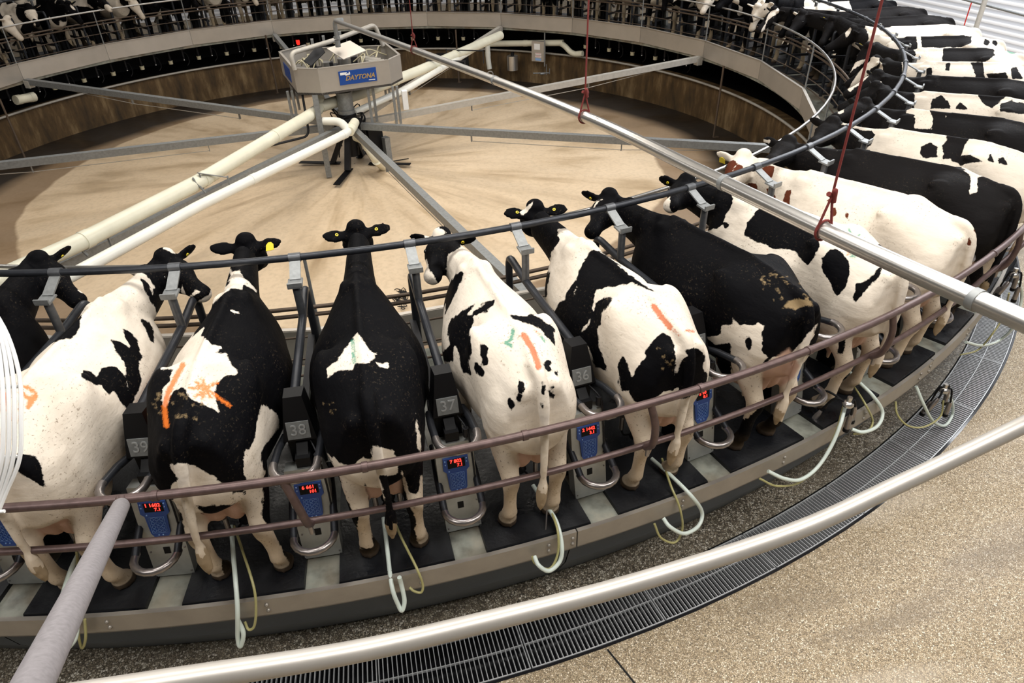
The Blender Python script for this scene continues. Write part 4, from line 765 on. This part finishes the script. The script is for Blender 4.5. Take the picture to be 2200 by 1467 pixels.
a, b = onR((262, 1082), 11.13), dist((55, 1500), 1.95); m = MB(); m.tube([a, a+(b-a)*.03, a+(b-a)*.5, b+(b-a)*.1], [.030, .041, .043, .044], 20); r = m.build('grey_sleeved_bar', M['sleeve']); tag(r, 'thick matt grey sleeved bar slanting down from the brown rail, bottom left', 'bar')
m = MB(); m.tube([onR((262, 1082), 11.13), onR((262, 1072), 11.1)], .034, 12); m.build('end_cap', M['brown_pipe'], r)
# foreground handrail
hp = smooth_path([dist((-300, 1570), 1.75), dist((370, 1463), 1.80), dist((740, 1404), 1.9), dist((1000, 1346), 1.98), dist((1350, 1256), 2.14), dist((1700, 1144), 2.35), dist((1940, 1036), 2.55), dist((2200, 912), 2.8), dist((2300, 862), 2.92)], 6); m = MB(); m.tube(hp, .0275, 20); tag(m.build('handrail', M['pale_pipe']), 'pale painted pipe handrail crossing the foreground from bottom left to right edge', 'handrail')
# fan guard at the left edge
fg = empty('fan_guard', dist((-60, 900), 1.5), 0, 'curved white wire guard at the extreme left edge, close to the camera', 'fan guard')
fo = fg.location.copy()
for j, (x0, x1, x2) in enumerate(((-2, 20, 44), (-8, 12, 30), (-14, 4, 18), (-22, -6, 6))):
    m = MB(); m.tube([p-fo for p in smooth_path([dist((x0-28, 640), 1.5), dist((x1-4, 720), 1.47), dist((x2-2, 810), 1.45), dist((x2+1, 900), 1.44), dist((x2-2, 985), 1.45), dist((x1-8, 1060), 1.48), dist((x0-8, 1115), 1.5)], 5)], .0035, 8); m.build('wire', M['white'], fg)
m = MB()
for y in (832, 982, 1100): m.tube([p-fo for p in (dist((-70, y), 1.5), dist((-10, y), 1.46), dist((46 if y < 1050 else 10, y-2), 1.452))], .003, 8)
m.build('cross_wire', M['white'], fg)
# ------------------------------------------------------------------ floor grating
for i in range(12):
    a1 = 198-5.35*i; a0 = a1-5.30
    r = empty('floor_grating', pol((a0+a1)/2, 11.13, .0)); off = r.location
    m = MB(); m.ring(10.94, 10.948, -.03, .006, a0, a1, 10); m.ring(11.312, 11.32, -.03, .006, a0, a1, 10); m.ring(11.125, 11.131, -.02, .002, a0, a1, 10)
    for a in (a0+.02, a1-.02): m.beam(pol(a, 10.94, -.01), pol(a, 11.32, -.01), .006, .032)
    m.v = [tuple(Vector(v)-off) for v in m.v]; m.build('frame', M['grate'], r)
    m = MB(); nb = 31
    for j in range(1, nb): m.beam(pol(a0+(a1-a0)*j/nb, 10.945, -.012), pol(a0+(a1-a0)*j/nb, 11.315, -.012), .0055, .03)
    m.v = [tuple(Vector(v)-off) for v in m.v]; m.build('slats', M['grate'], r)
    tag(r, 'curved steel drain grating panel in the floor, %s from the left' % ORD[i], 'floor grating', 'grating panels round the platform')
# ------------------------------------------------------------------ spokes
SPK = [('%s', a) for a in ()]
SN = {0: 'back left spoke beam ending at the upper left parapet', 45: 'back spoke beam running up behind the hub cabinet', 90: 'back right spoke beam carrying the white pipes', 135: 'right spoke beam rising towards the upper right parapet', 180: 'right spoke beam passing under the diagonal steel pipe', 225: 'front spoke beam running down towards the white spotted cow', 270: 'front left spoke beam between two thick white pipes', 315: 'left spoke beam leaving the photo at the left edge'}
def spoke_z(R): return .55+.036*R
for d, lab in SN.items():
    a = PH+d; r = empty('spoke_beam', pol(a, 0, spoke_z(0)), 0, 'galvanised steel '+lab, 'spoke beam', 'spoke beams of the pit'); o = r.location
    m = MB(); m.beam(pol(a, .25, spoke_z(.25))-o, pol(a, 8.40, spoke_z(8.4))-o, .11, .12); m.build('beam', M['galv_pale'] if d in (90, 135) else M['galv'], r)
    m = MB(); m.box(Vector(pol(a, 8.36, .80))-o, (.14, .14, .16), Matrix.Rotation(-math.radians(a), 3, 'Z')); m.build('end_bracket', M['galv_pale'], r)
    m = MB()
    for R in (2.6, 5.4): p = pol(a, R, spoke_z(R)-.06)-o; m.beam(p, p-Vector((0, 0, .12)), .05, .012, pol(a, 1))
    m.build('rod_bracket', M['galv'], r)
    m = MB(); m.tube([pol(a, 2.6, spoke_z(2.6)-.17)-o, pol(a, 5.4, spoke_z(5.4)-.17)-o, pol(a, 7.6, spoke_z(7.6)-.05)-o], .007, 6); m.build('tie_rod', M['galv_pale'], r)
# ------------------------------------------------------------------ hub stand
hub = empty('hub_stand', (0, 0, -.22), 0, 'dark steel centre stand with splayed feet where all spoke beams meet', 'hub stand')
m = MB(); m.cyl((0, 0, .75), .30, .18, 24); m.cyl((0, 0, .90), .19, .12, 20); m.cyl((0, 0, .45), .12, .55, 16); m.build('hub', M['darkgrey'], hub)
m = MB(); m.cyl((.0, 0, 1.22), .15, .34, 20); m.cyl((0, 0, 1.04), .17, .08, 20); m.cyl((0, 0, 1.40), .165, .03, 20); m.build('rotary_joint', M['galv'], hub)
m = MB(); m.cyl((0, 0, .98), .19, .06, 20); m.build('joint_collar', M['black'], hub)
for a in (20, 110, 200, 290):
    m = MB(); m.beam(pol(a, .14, .62), pol(a, .45, .02), .11, .09); m.build('leg', M['darkgrey'], hub)
    m = MB(); m.beam(pol(a, .30, .008), pol(a, 1.15, .008), .13, .012); m.build('foot_bar', M['black'], hub)
m = MB(); rd = random.Random(4)
for i in range(9):
    a = rd.uniform(0, 360); m.tube(smooth_path([pol(a, .2, 1.0), pol(a+20, rd.uniform(.32, .45), rd.uniform(.85, 1.1)), pol(a+40, .3, .7), pol(a+50, .35, rd.uniform(.2, .5))], 4), .012, 6)
m.build('cables', M['black'], hub)
# hub cabinet
ZT2, ZB2 = 1.74, 1.28
hc = empty('hub_cabinet', (0, .35, ZB2), 0, 'open-topped stainless steel cabinet on legs above the pit hub with blue name sign', 'equipment cabinet'); o = hc.location
px = [(601, 115), (629, 147), (682, 148), (835, 129), (860, 117), (817, 91)]
T = [at(p, ZT2) for p in px]; T.append(at((648, 86), ZT2-.1)); T = [Vector((p.x, p.y, 0)) for p in T]
T[5] = Vector((.98, 1.45, 0)); T[6] = Vector((-.62, 1.75, 0)); T[0] = Vector((-1.13, 1.25, 0))
for i in range(len(T)):
    a, b = T[i], T[(i+1) % len(T)]; m = MB(); d = (b-a).normalized(); n = Vector((d.y, -d.x, 0)); zt = ZT2 if i != 5 else ZT2-.06
    vs = [p+Vector((0, 0, z))-n*q-o for q in (0, .012) for p in (a, b) for z in (ZB2, zt)]; m.add(vs, [(0, 1, 3, 2), (4, 6, 7, 5), (0, 4, 5, 1), (2, 3, 7, 6), (0, 2, 6, 4), (1, 5, 7, 3)])
    m.beam(a+Vector((0, 0, zt))-n*.02-o, b+Vector((0, 0, zt))-n*.02-o, .045, .012); m.build('side_panel', M['steel'], hc)
m = MB(); m.poly([(p.x-o.x, p.y-o.y) for p in T], 0, .04); m.build('floor_plate', M['darkgrey'], hc)
fr = [((-.98, .0), .58), ((.95, -.30), .58), ((-.98, 1.25), .60), ((.9, 1.3), .60)]
for (x, y), z in fr:
    m = MB()
    for s in (-.04, .04): m.beam((x+s-o.x, y-o.y, z-o.z), (x+s-o.x, y-o.y, 0), .045, .07, (0, 1, 0))
    m.build('leg', M['galv'], hc)
p = at((697, 355), -.2); q = at((672, 205), ZB2); q = Vector((q.x, -.42, ZB2))
m = MB(); m.beam(Vector((-.52, -.55, -.24))-o, Vector((-.52, -.45, ZB2))-o, .10, .09, (0, 1, 0)); m.build('leg', M['galv'], hc)
for x, y in ((.45, -.2), (.55, -.1)):
    m = MB(); m.beam((x-o.x, y-o.y, .60-o.z), (x-o.x, y-o.y, 0), .05, .05, (0, 1, 0)); m.build('strut', M['galv'], hc)
# front name sign: blue panel, lettering, arrow emblem
fa, fb = T[2], T[3]; fd = (fb-fa).normalized(); fn = Vector((fd.y, -fd.x, 0))
def sign(c, w, h, label):
    xf = lambda v: c+fd*v[0]+Vector((0, 0, v[1]))+fn*v[2]-o
    m = MB(); m.add([xf((x, y, z)) for x in (-w/2, w/2) for y in (-h/2, h/2) for z in (.002, .012)], [(0, 1, 3, 2), (4, 6, 7, 5), (0, 4, 5, 1), (2, 3, 7, 6), (0, 2, 6, 4), (1, 5, 7, 3)]); s = m.build('name_sign', M['blue'], hc); tag(s, label)
    text_mb('DAYTONA', h*.47, lambda v: xf((v[0]+w*.05, v[1]-h*.06, .015+v[2])), .004, .3, .003).build('lettering', M['orange_text'], s)
    m = MB()
    for pr in ([(-.46, .40), (-.27, .40), (-.31, .30), (-.22, .30), (-.24, .40), (-.20, .40), (-.20, .20), (-.32, .16), (-.34, .22), (-.46, .22)],):
        n = len(pr); m.add([xf((x*w, y*h, z)) for z in (.012, .015) for x, y in pr], [tuple(range(n)), tuple(range(n, 2*n))[::-1]]+[(i, (i+1) % n, n+(i+1) % n, n+i) for i in range(n)])
    m.box(xf((.30*w, -.36*h, .014)), (w*.28, .004, .012)); m.build('emblem', M['white'], s)
sign(fa+fd*((fb-fa).length*.535)+Vector((0, 0, ZB2+.25)), .70, .24, 'blue name sign')
a, b = T[0], T[1]; d2 = (b-a).normalized(); n2 = Vector((d2.y, -d2.x, 0)); c = (a+b)/2+Vector((0, 0, ZB2+.24))
m = MB(); m.add([c+d2*x+Vector((0, 0, y))+n2*z-o for x in (-.33, .33) for y in (-.12, .12) for z in (.002, .012)], [(0, 1, 3, 2), (4, 6, 7, 5), (0, 4, 5, 1), (2, 3, 7, 6), (0, 2, 6, 4), (1, 5, 7, 3)]); m.build('side_sign', M['blue'], hc)
# things inside the cabinet
m = MB(); rd = random.Random(11)
for i in range(7):
    x = rd.uniform(-.6, .3); y = rd.uniform(.0, 1.0); m.box((x, y-.35, .16+rd.uniform(0, .1)), (.16, .14, rd.uniform(.12, .26)))
m.build('valve_blocks', M['darkgrey'], hc)
m = MB()
for i in range(6): m.box((.55+.055*i, .55-.13*i, .30), (.30, .07, .05))
m.build('terminal_boxes', M['galv_pale'], hc)
m = MB()
for i in range(14):
    x0, y0 = rd.uniform(-.7, .7), rd.uniform(-.1, .9); m.tube(smooth_path([(x0, y0, .1), (x0+rd.uniform(-.2, .2), y0+.1, .40), (x0+rd.uniform(-.4, .4), y0+.2, .25)], 4), .014, 6); m.build('hose', M['cap'], hc); m = MB()
m = MB(); m.cyl((.1, .25, .22), .13, .34, 16); m.cyl((-.25, .2, .2), .09, .3, 16); m.build('filter_housings', M['steel_bright'], hc)
lid = MB(); P4 = [at((702, 103), 1.93), at((752, 86), 2.02), at((787, 107), 1.93), at((738, 126), 1.82)]
ln = Vector((.05, -.62, .78)).normalized(); lc = Vector((.17, .10, 1.93))
P4 = [CAM+ray(p)*((lc-CAM).dot(ln)/ray(p).dot(ln)) for p in ((702, 104), (752, 87), (787, 108), (738, 127))]
lid.add([q-o for q in P4]+[q-o-Vector((0, 0, .015)) for q in P4], [(0, 1, 2, 3), (7, 6, 5, 4), (0, 4, 5, 1), (1, 5, 6, 2), (2, 6, 7, 3), (3, 7, 4, 0)]); tag(lid.build('lid_plate', M['steel'], hc), 'tilted square steel lid plate')
lid = MB(); P3 = [Vector((-.62, -.05, 1.80)), Vector((-.30, .5, 1.98)), Vector((-.22, .1, 1.90)), Vector((-.5, -.3, 1.76))]
lid.add([q-o for q in P3]+[q-o-Vector((0, 0, .015)) for q in P3], [(0, 1, 2, 3), (7, 6, 5, 4), (0, 4, 5, 1), (1, 5, 6, 2), (2, 6, 7, 3), (3, 7, 4, 0)]); lid.build('side_plate', M['darkgrey'], hc)
m = MB(); m.box((1.12-o.x, -.30-o.y, 1.02-o.z), (.10, .14, .34)); s = m.build('junction_box', M['white'], hc)
# pipes over the hub
ht = at((721, 47), 2.43); ht = Vector((.05, -.05, 2.43))
dp = empty('steel_milk_pipe', ht, 0, 'long polished steel pipe rising diagonally from the hub over the cows to the right edge', 'pipe')
e = dist((2200, 690), 2.85); e2 = ht+(e-ht)*1.25
def onl(px): return min((dist(px, i*.02) for i in range(100, 750)), key=lambda p: (p-ht).cross((e-ht).normalized()).length)
PIPE = smooth_path([ht, onl((985, 143)), onl((1257, 251)), onl((1520, 376)), onl((1755, 488)), onl((1985, 594)), e, e+(e-onl((1985, 594)))*1.2], 8); m = MB(); m.tube([p-ht for p in PIPE], .038, 20); m.build('pipe', M['steel_bright'], dp)
m = MB(); m.tube(bend([Vector((.12, -.12, .03)), Vector((-.02, .01, .0)), Vector((-.02, .02, -.30))], .08), .038, 16); m.cyl((-.02, .02, -.28), .06, .04, 14); m.cyl((-.02, .02, -.38), .05, .12, 14); m.build('riser', M['galv'], dp)
for t in (10, 25, 44): m = MB(); m.tube([PIPE[t]-ht, PIPE[t]-ht+(PIPE[t+1]-PIPE[t]).normalized()*.03], .042, 18); m.build('coupling', M['galv'], dp)
cp = empty('cross_pipe', (0, .2, 2.0), 0, 'bent steel pipe bridging over the hub cabinet', 'pipe'); o2 = cp.location
pts = bend([at((633, 150), 1.72), Vector((at((633, 150), 1.72).x-.02, at((633, 150), 1.72).y, 2.0)), Vector((-.05, .25, 2.05)), Vector((.80, 1.15, 2.13)), Vector((.92, 1.2, 1.72))], .12)
m = MB(); m.tube([p-o2 for p in pts], .042, 14); m.build('pipe', M['galv_pale'], cp)
m = MB()
for t in (.30, .42, .6): q = Vector((-.95, .0, 2.0)).lerp(Vector((.8, 1.15, 2.13)), t); m.box(q-o2, (.05, .1, .1))
m.build('clamps', M['galv'], cp)
# thick PVC lines
def pvc(pts, r, lab, mat='pvc', rings=(), nm='white_pipe'):
    pts = [Vector(p) for p in pts]; rt_ = empty(nm, pts[0], 0, lab, 'pipe', 'white plastic pipes in the pit'); o = pts[0]
    q = bend(pts, r*2.2, 7); m = MB(); m.tube([p-o for p in q], r, 18); m.build('pipe', M[mat], rt_)
    for i, t in rings:
        a, b = pts[i], pts[i+1]; c = a.lerp(b, t); d = (b-a).normalized(); m = MB(); m.tube([c-d*.06-o, c+d*.06-o], r*1.07, 18); m.build('coupling', M[mat], rt_)
    return rt_
za = lambda px, z: at(px, z)
pvc([Vector((-.48, .15, 1.25)), Vector((-.48, .0, .92)), Vector((-.72, -.55, .93)), za((430, 389), .98), za((175, 519), 1.04), za((-60, 625), 1.10)], .105, 'thickest cream plastic pipe running from the hub to the lower left', 'pvc', ((2, .35), (2, .97), (3, .97)))
pvc([Vector((-.46, .0, .95)), Vector((.45, .55, 1.02)), za((905, 150), 1.02), za((1075, 76), 1.08)], .105, 'thick cream plastic pipe running from the hub to the back right parapet', 'pvc', ((1, .5), (2, .4)))
pvc([Vector((-.45, -.45, .80)), Vector((-.15, -.55, .80)), Vector((.0, -.98, .72)), za((430, 441), .80), za((170, 583), .92), za((40, 650), .96)], .075, 'white plastic pipe below the thick one on the lower left', 'pvc_white', ((2, .05), (2, .7)))
pvc([Vector((.12, -.5, .74)), Vector((.0, -.98, .72))], .085, 'short cream branch pipe joining at the hub', 'pvc', ((0, .5),))
pvc([Vector((.15, -.05, .80)), za((880, 188), .93), za((1068, 76), .99)], .065, 'white plastic pipe resting on the back right spoke beam', 'pvc_white', ((1, .3), (1, .7)))
pvc([Vector((.10, -.40, .45)), Vector((.24, -.55, .42)), Vector((.40, -.85, .12)), at((825, 358), -.20)], .095, 'cut-off cream elbow pipe discharging on the floor below the hub', 'pvc', ((1, .3), (2, .2)))
for px in ((430, 389), (175, 519)):
    c = za(px, 1.0); c2 = za((px[0]+62, px[1]+3), .85); m = MB(); m.tube([c+Vector((0, 0, -.11)).lerp(Vector((0, 0, .11)), t)+Vector((.02, -.01, 0)) for t in (0, 1)], .012, 6); m.beam(c+Vector((0, 0, .12)), c2+Vector((0, 0, .08)), .05, .01); m.beam(c2+Vector((0, 0, .1)), c2-Vector((0, 0, .12)), .04, .02, (1, 0, 0)); m.beam(c+Vector((-.06, -.13, .10)), c+Vector((.05, -.11, -.14)), .05, .012, (1, 0, 0))
    tag(m.build('pipe_bracket', M['galv']), 'perforated metal bracket holding the thick cream pipe, %s' % ('nearer the hub' if px[0] == 430 else 'nearer the lower left'), 'bracket', 'pipe brackets')
for px in ((960, 127), (1000, 105)):
    c = za(px, 1.15); m = MB(); m.beam(c+Vector((-.45, .05, 0)), c+Vector((.35, -.35, 0)), .04, .02); m.beam(c+Vector((-.45, .05, .02)), c+Vector((-.45, .05, -.28)), .03, .02, (1, 0, 0)); m.beam(c+Vector((.35, -.35, .02)), c+Vector((.35, -.35, -.28)), .03, .02, (1, 0, 0))
    tag(m.build('pipe_bracket', M['darkgrey']), 'thin dark bracket over the back right pipes, %s' % ('nearer the hub' if px[0] == 960 else 'nearer the parapet'), 'bracket', 'pipe brackets')
# pump box near the hub
pb = empty('control_box', at((815, 350), -.25), .5, 'black upright control box standing right of the hub', 'control box')
m = MB(); m.box((0, .1, .45), (.32, .22, .56)); m.box((0, .1, .74), (.34, .24, .02)); m.build('case', M['black'], pb); m = MB(); m.box((.18, -.05, .25), (.12, .16, .5)); m.build('side_unit', M['galv'], pb)
m = MB(); m.tube(smooth_path([(-.1, 0, .74), (-.22, -.02, .85), (-.26, -.05, .5), (-.2, -.05, .1)], 4), .011, 6); m.build('cable', M['black'], pb)
m = MB(); m.beam((.1, -.1, .012), (.55, -.25, .012), .03, .012); m.build('foot', M['black'], pb)
# conduit down the hub leg
m = MB(); m.tube(bend([Vector((-.75, -.20, 1.28)), Vector((-.75, -.45, .55)), at((560, 318), .62)], .15), .022, 10); tag(m.build('conduit', M['darkgrey']), 'thin grey conduit bending from the cabinet along the front left beam', 'conduit')
# ------------------------------------------------------------------ under the parapet: wash line, droppers, fittings
m = MB(); m.tube([pol(i*2.5, 8.86, .17) for i in range(144)], .028, 10, closed=True); tag(m.build('ring_pipe', M['galv_pale']), 'thin steel pipe running round the top of the pit wall', 'pipe')
posts = [('between the back left spoke and the cabinet', -13.2, .91, -.72), ('in front of the wall on the right', 85.8, .91, -.6), ('at the far left', -62.5, .70, -.62), ('behind the right of the cabinet', 24.5, .8, -.6)]
for nm, a, z1, z0 in posts:
    m = MB(); m.tube([pol(a, 8.3, z1), pol(a, 8.3, -.685)], .024, 8); m.beam(pol(a, 8.3, -.68), pol(a, 8.42, -.68), .1, .01); tag(m.build('wall_post', M['rust_thin']), 'slim steel post standing in the pit %s' % nm, 'post', 'posts in the pit')
m = MB(); m.cyl((0, 0, 0), .055, .075, 14); m.cyl((0, 0, .04), .060, .02, 14); f0 = m.build('cap', M['cap'])
ft0 = empty('pipe_fitting', (0, 0, 0)); f0.parent = ft0; m = MB(); m.cyl((0, 0, .16), .04, .22, 10); m.build('stem', M['black'], ft0)
hv0 = empty('hanging_valve', (0, 0, 0)); m = MB(); m.cyl((0, 0, .22), .07, .02, 10); m.cyl((0, 0, .12), .028, .16, 10); m.cyl((0, 0, .0), .022, .05, 8); m.build('valve_body', M['darkgrey'], hv0); m = MB(); m.tube(smooth_path([(0, .0, .15), (.1, 0, .1), (.13, 0, -.1), (.05, 0, -.2)], 4), .013, 7); m.build('tube', M['black'], hv0); m = MB(); m.cyl((0, 0, -.035), .016, .03, 8); m.build('nozzle', M['white'], hv0)
first = True; i = 0
for j in range(27):
    a = -60.5+5.0*j-.5
    if 27 < a < 46: continue
    r = ft0 if first else copy_tree(ft0); r.location = pol(a+.8, 8.93, .44); tag(r, 'cream round pipe fitting under the parapet, %s from the left' % ORD[i], 'pipe fitting', 'pipe fittings under the parapet')
    r = hv0 if first else copy_tree(hv0); r.location = pol(a+3.1, 8.88, .50); r.rotation_euler = (0, 0, -math.radians(a)); tag(r, 'small dark hanging valve under the parapet, %s from the left' % ORD[i], 'valve', 'hanging valves under the parapet'); first = False; i += 1
fp = lambda px, R=8.75: farR(px, R)
pvc([fp((1052, 94)), fp((1210, 92)), ], .085, 'cream drain pipe lying along the wall left of the control box', 'pvc', ((0, .5),))
pvc([fp((1047, 95), 8.65), fp((1049, 130), 8.65), fp((1052, 148), 8.65)], .075, 'short upright cream pipe with valve, right of the back beam', 'pvc_white', ((0, .6),))
pvc([fp((1202, 92)), fp((1213, 98), 8.7), fp((1230, 117), 8.7), fp((1252, 115), 8.7)], .075, 'cream S-bend pipe right of the control box', 'pvc', ((2, .6),))
pvc([fp((35, 215), 8.6), fp((72, 208), 8.6)], .10, 'short fat cream pipe stub at the far left below the parapet', 'pvc', ((0, .1), (0, .9)))
cbx = empty('wall_control_box', fp((1157, 110), 8.45), -math.radians(40), 'upright grey control box with white labels hanging under the far parapet', 'control box')
m = MB(); m.box((0, 0, 0), (.38, .12, .54)); m.build('case', M['steel'], cbx)
for z, h, mt in ((.13, .16, 'white'), (-.06, .05, 'white'), (-.13, .05, 'white'), (-.21, .06, 'blue_light')): m = MB(); m.box((.02 if h < .1 else -.02, -.064, z), (.18, .006, h)); m.build('label_plate', M[mt], cbx)
m = MB()
for z in (-.06, -.13): m.box((.02, -.068, z), (.16, .004, .006)); m.box((.02, -.068, z+.022), (.16, .004, .004))
m.build('red_print', M['red_plastic'], cbx)
m = MB(); m.cyl((.19, 0, .05), .018, .9, 8); m.build('hanger', M['galv'], cbx)
c = fp((1101, 135), 8.5); m = MB(); m.cyl(c, .16, .40, 20); r = m.build('steel_pot', M['steel_bright']); tag(r, 'cylindrical stainless steel pot hanging under the far parapet', 'steel pot'); m = MB(); m.cyl(c+Vector((0, 0, .24)), .05, .1, 12); m.build('neck', M['black'], r)
c = fp((1053, 160), 8.5); m = MB(); m.tube([c+Vector((.09*math.cos(t), 0, .09*math.sin(t))) for t in np.linspace(0, 2*PI, 17)[:-1]], .018, 8, closed=True); tag(m.build('gauge_ring', M['galv_pale']), 'small round grey gauge ring below the cream pipe by the wall', 'gauge')
c = fp((1165, 158), 8.5); m = MB(); m.tube([c+Vector((-.28, 0, .03)), c+Vector((.2, 0, -.0))], .016, 8); m.cyl(c, .035, .12, 12, (1, 0, 0)); m.cyl(c+Vector((.12, 0, .1)), .012, .3, 8); m.cyl(c+Vector((.22, 0, .05)), .012, .15, 8); tag(m.build('valve_group', M['galv']), 'small steel valve and pipe group on the wall below the control box', 'valve')
c = farR((640, 90), 8.75); m = MB(); m.box(c, (.10, .06, .10)); m.box(c-Vector((0, 0, .07)), (.07, .06, .02)); tag(m.build('red_lamp', M['lamp']), 'small red lamp glowing under the parapet left of the cabinet', 'lamp')
# wall panels (recessed cover plates)
for px, w in (((958, 160), 1.), ((992, 160), 1.)):
    c = farR(px, 8.93); a = math.degrees(math.atan2(c.x, c.y)); c = pol(a, 8.91, -.18); m = MB(); m.box(c, (.50, .02, .42), Matrix.Rotation(-math.radians(a), 3, 'Z')); tag(m.build('wall_cover', M['darkgrey']), 'dark rectangular cover plate on the pit wall, %s' % ('left one' if px[0] == 958 else 'right one'), 'cover plate', 'cover plates on the pit wall')
# scraps on the floor
m = MB(); rd = random.Random(3)
for i in range(16):
    c = at((858+rd.uniform(-8, 10), 640+rd.uniform(-16, 16)), -.5); m.tube(smooth_path([c+Vector((rd.uniform(-.09, .09), rd.uniform(-.12, .12), .005*i % .03)) for _ in range(4)], 3), .006, 5)
tag(m.build('straw_scrap', M['black']), 'tangled dark scrap lying on the pit floor near the black cow', 'scrap')
# ------------------------------------------------------------------ ropes
def rope(px, d, lab, up_=4.2, lean=0., y=''):
    c = px; a = c; r = empty('red_rope', c, 0, lab, 'rope', 'red ropes holding the steel pipe'); m = MB()
    m.tube([Vector((0, 0, .16)), Vector((0, 0, up_))], .006, 6); m.build('line', M['red_rope'], r)
    m = MB(); m.tube(smooth_path([(-.02, 0, .17), (.02, .01, .15), (0, -.01, .19), (.015, 0, .13)], 4), .011, 7); m.build('knot', M['red_rope'], r)
    dd = (e2-ht).normalized(); s = dd.cross(Vector((0, 0, 1))).normalized(); u = s.cross(dd)
    m = MB(); m.tube([(s*math.cos(t)+u*math.sin(t))*.045 for t in np.linspace(0, 2*PI, 17)[:-1]], .006, 6, closed=True); m.tube([Vector((0, 0, .16)), s*.044], .006, 6); m.tube([Vector((0, 0, .16)), -s*.044], .006, 6); m.build('sling', M['red_rope'], r)
def onpipe(xpx):                       # point of the steel pipe that shows at this x
    best = None
    for i in range(400):
        j = i/400*(len(PIPE)-1.01); p = PIPE[int(j)].lerp(PIPE[int(j)+1], j-int(j)); v = p-CAM; z = v.dot(fw)
        if z > .1:
            x = W/2+F*v.dot(rt)/z
            if best is None or abs(x-xpx) < best[0]: best = (abs(x-xpx), p)
    return best[1]
rope(onpipe(1257), 0, 'red rope holding the steel pipe near its middle'); rope(onpipe(1768), 0, 'red rope with a slack sling holding the steel pipe over the white cows'); rope(onpipe(891), 0, 'thin dark red rope holding the steel pipe near the hub')
# ------------------------------------------------------------------ fence post by the right wall
fp_ = empty('fence', (12.6, -1.5, 0), 0, 'galvanised fence post with sloping top rail by the white wall, top right', 'fence')
q = at((2110, 20), 2.0); fp_.location = (q.x, q.y, 0); m = MB(); m.tube([(0, 0, 0), (0, 0, 2.3)], .05, 12); m.build('post', M['galv_pale'], fp_)
a_ = at((2030, -12), 2.05)-fp_.location; b_ = at((2260, 48), 2.05)-fp_.location; m = MB(); m.tube([a_, b_], .027, 10); m.build('rail', M['galv'], fp_)
m = MB(); c_ = at((2087, 6), 2.0)-fp_.location; m.tube([c_, c_-Vector((0, 0, .45))], .012, 8); m.build('strap', M['red_plastic'], fp_)
# ------------------------------------------------------------------ light: ceiling fittings, daylight and an added wall wash
def area(name, loc, size, power, col=(1, 1, 1), rot=(0, 0, 0)):
    l = bpy.data.lights.new(name, 'AREA'); l.shape = 'RECTANGLE'; l.size, l.size_y = size; l.energy = power; l.color = col
    ob = bpy.data.objects.new(name, l); C.objects.link(ob); ob.location = loc; ob.rotation_euler = rot; return ob
area('lamp_near', (1.5, -9.6, 7.1), (9, 1.0), 500, (1, .97, .92))
area('lamp_right', (10.5, -4, 7.1), (1.6, 10), 950, (.95, .97, 1))
area('added_wall_wash', (13.4, 0, 7.1), (.8, 16), 700, (.95, .97, 1))  # unseen wash added only to brighten the right-hand siding
area('lamp_far', (0, 9.5, 7.1), (14, 1.0), 420, (1, .96, .9))
area('lamp_pit', (0, -1.5, 7.1), (6, 3), 520, (1, .94, .85))
area('lamp_left', (-9, -3, 7.1), (1.5, 8), 330, (1, .97, .93))
area('lamp_aisle', (5, -13.6, 7.0), (8, 1.5), 520, (1, .97, .93))
area('lamp_aisle_left', (-4, -13.6, 7.0), (5, 1.5), 260, (1, .97, .93))
w = bpy.data.worlds.new('world'); bpy.context.scene.world = w; w.use_nodes = True; w.node_tree.nodes['Background'].inputs[0].default_value = (.5, .5, .5, 1); w.node_tree.nodes['Background'].inputs[1].default_value = .0
vs_ = bpy.context.scene.view_settings; vs_.view_transform = 'Standard'; vs_.look = 'None'; vs_.exposure = -.08; vs_.gamma = 1; vs_.use_curve_mapping = False
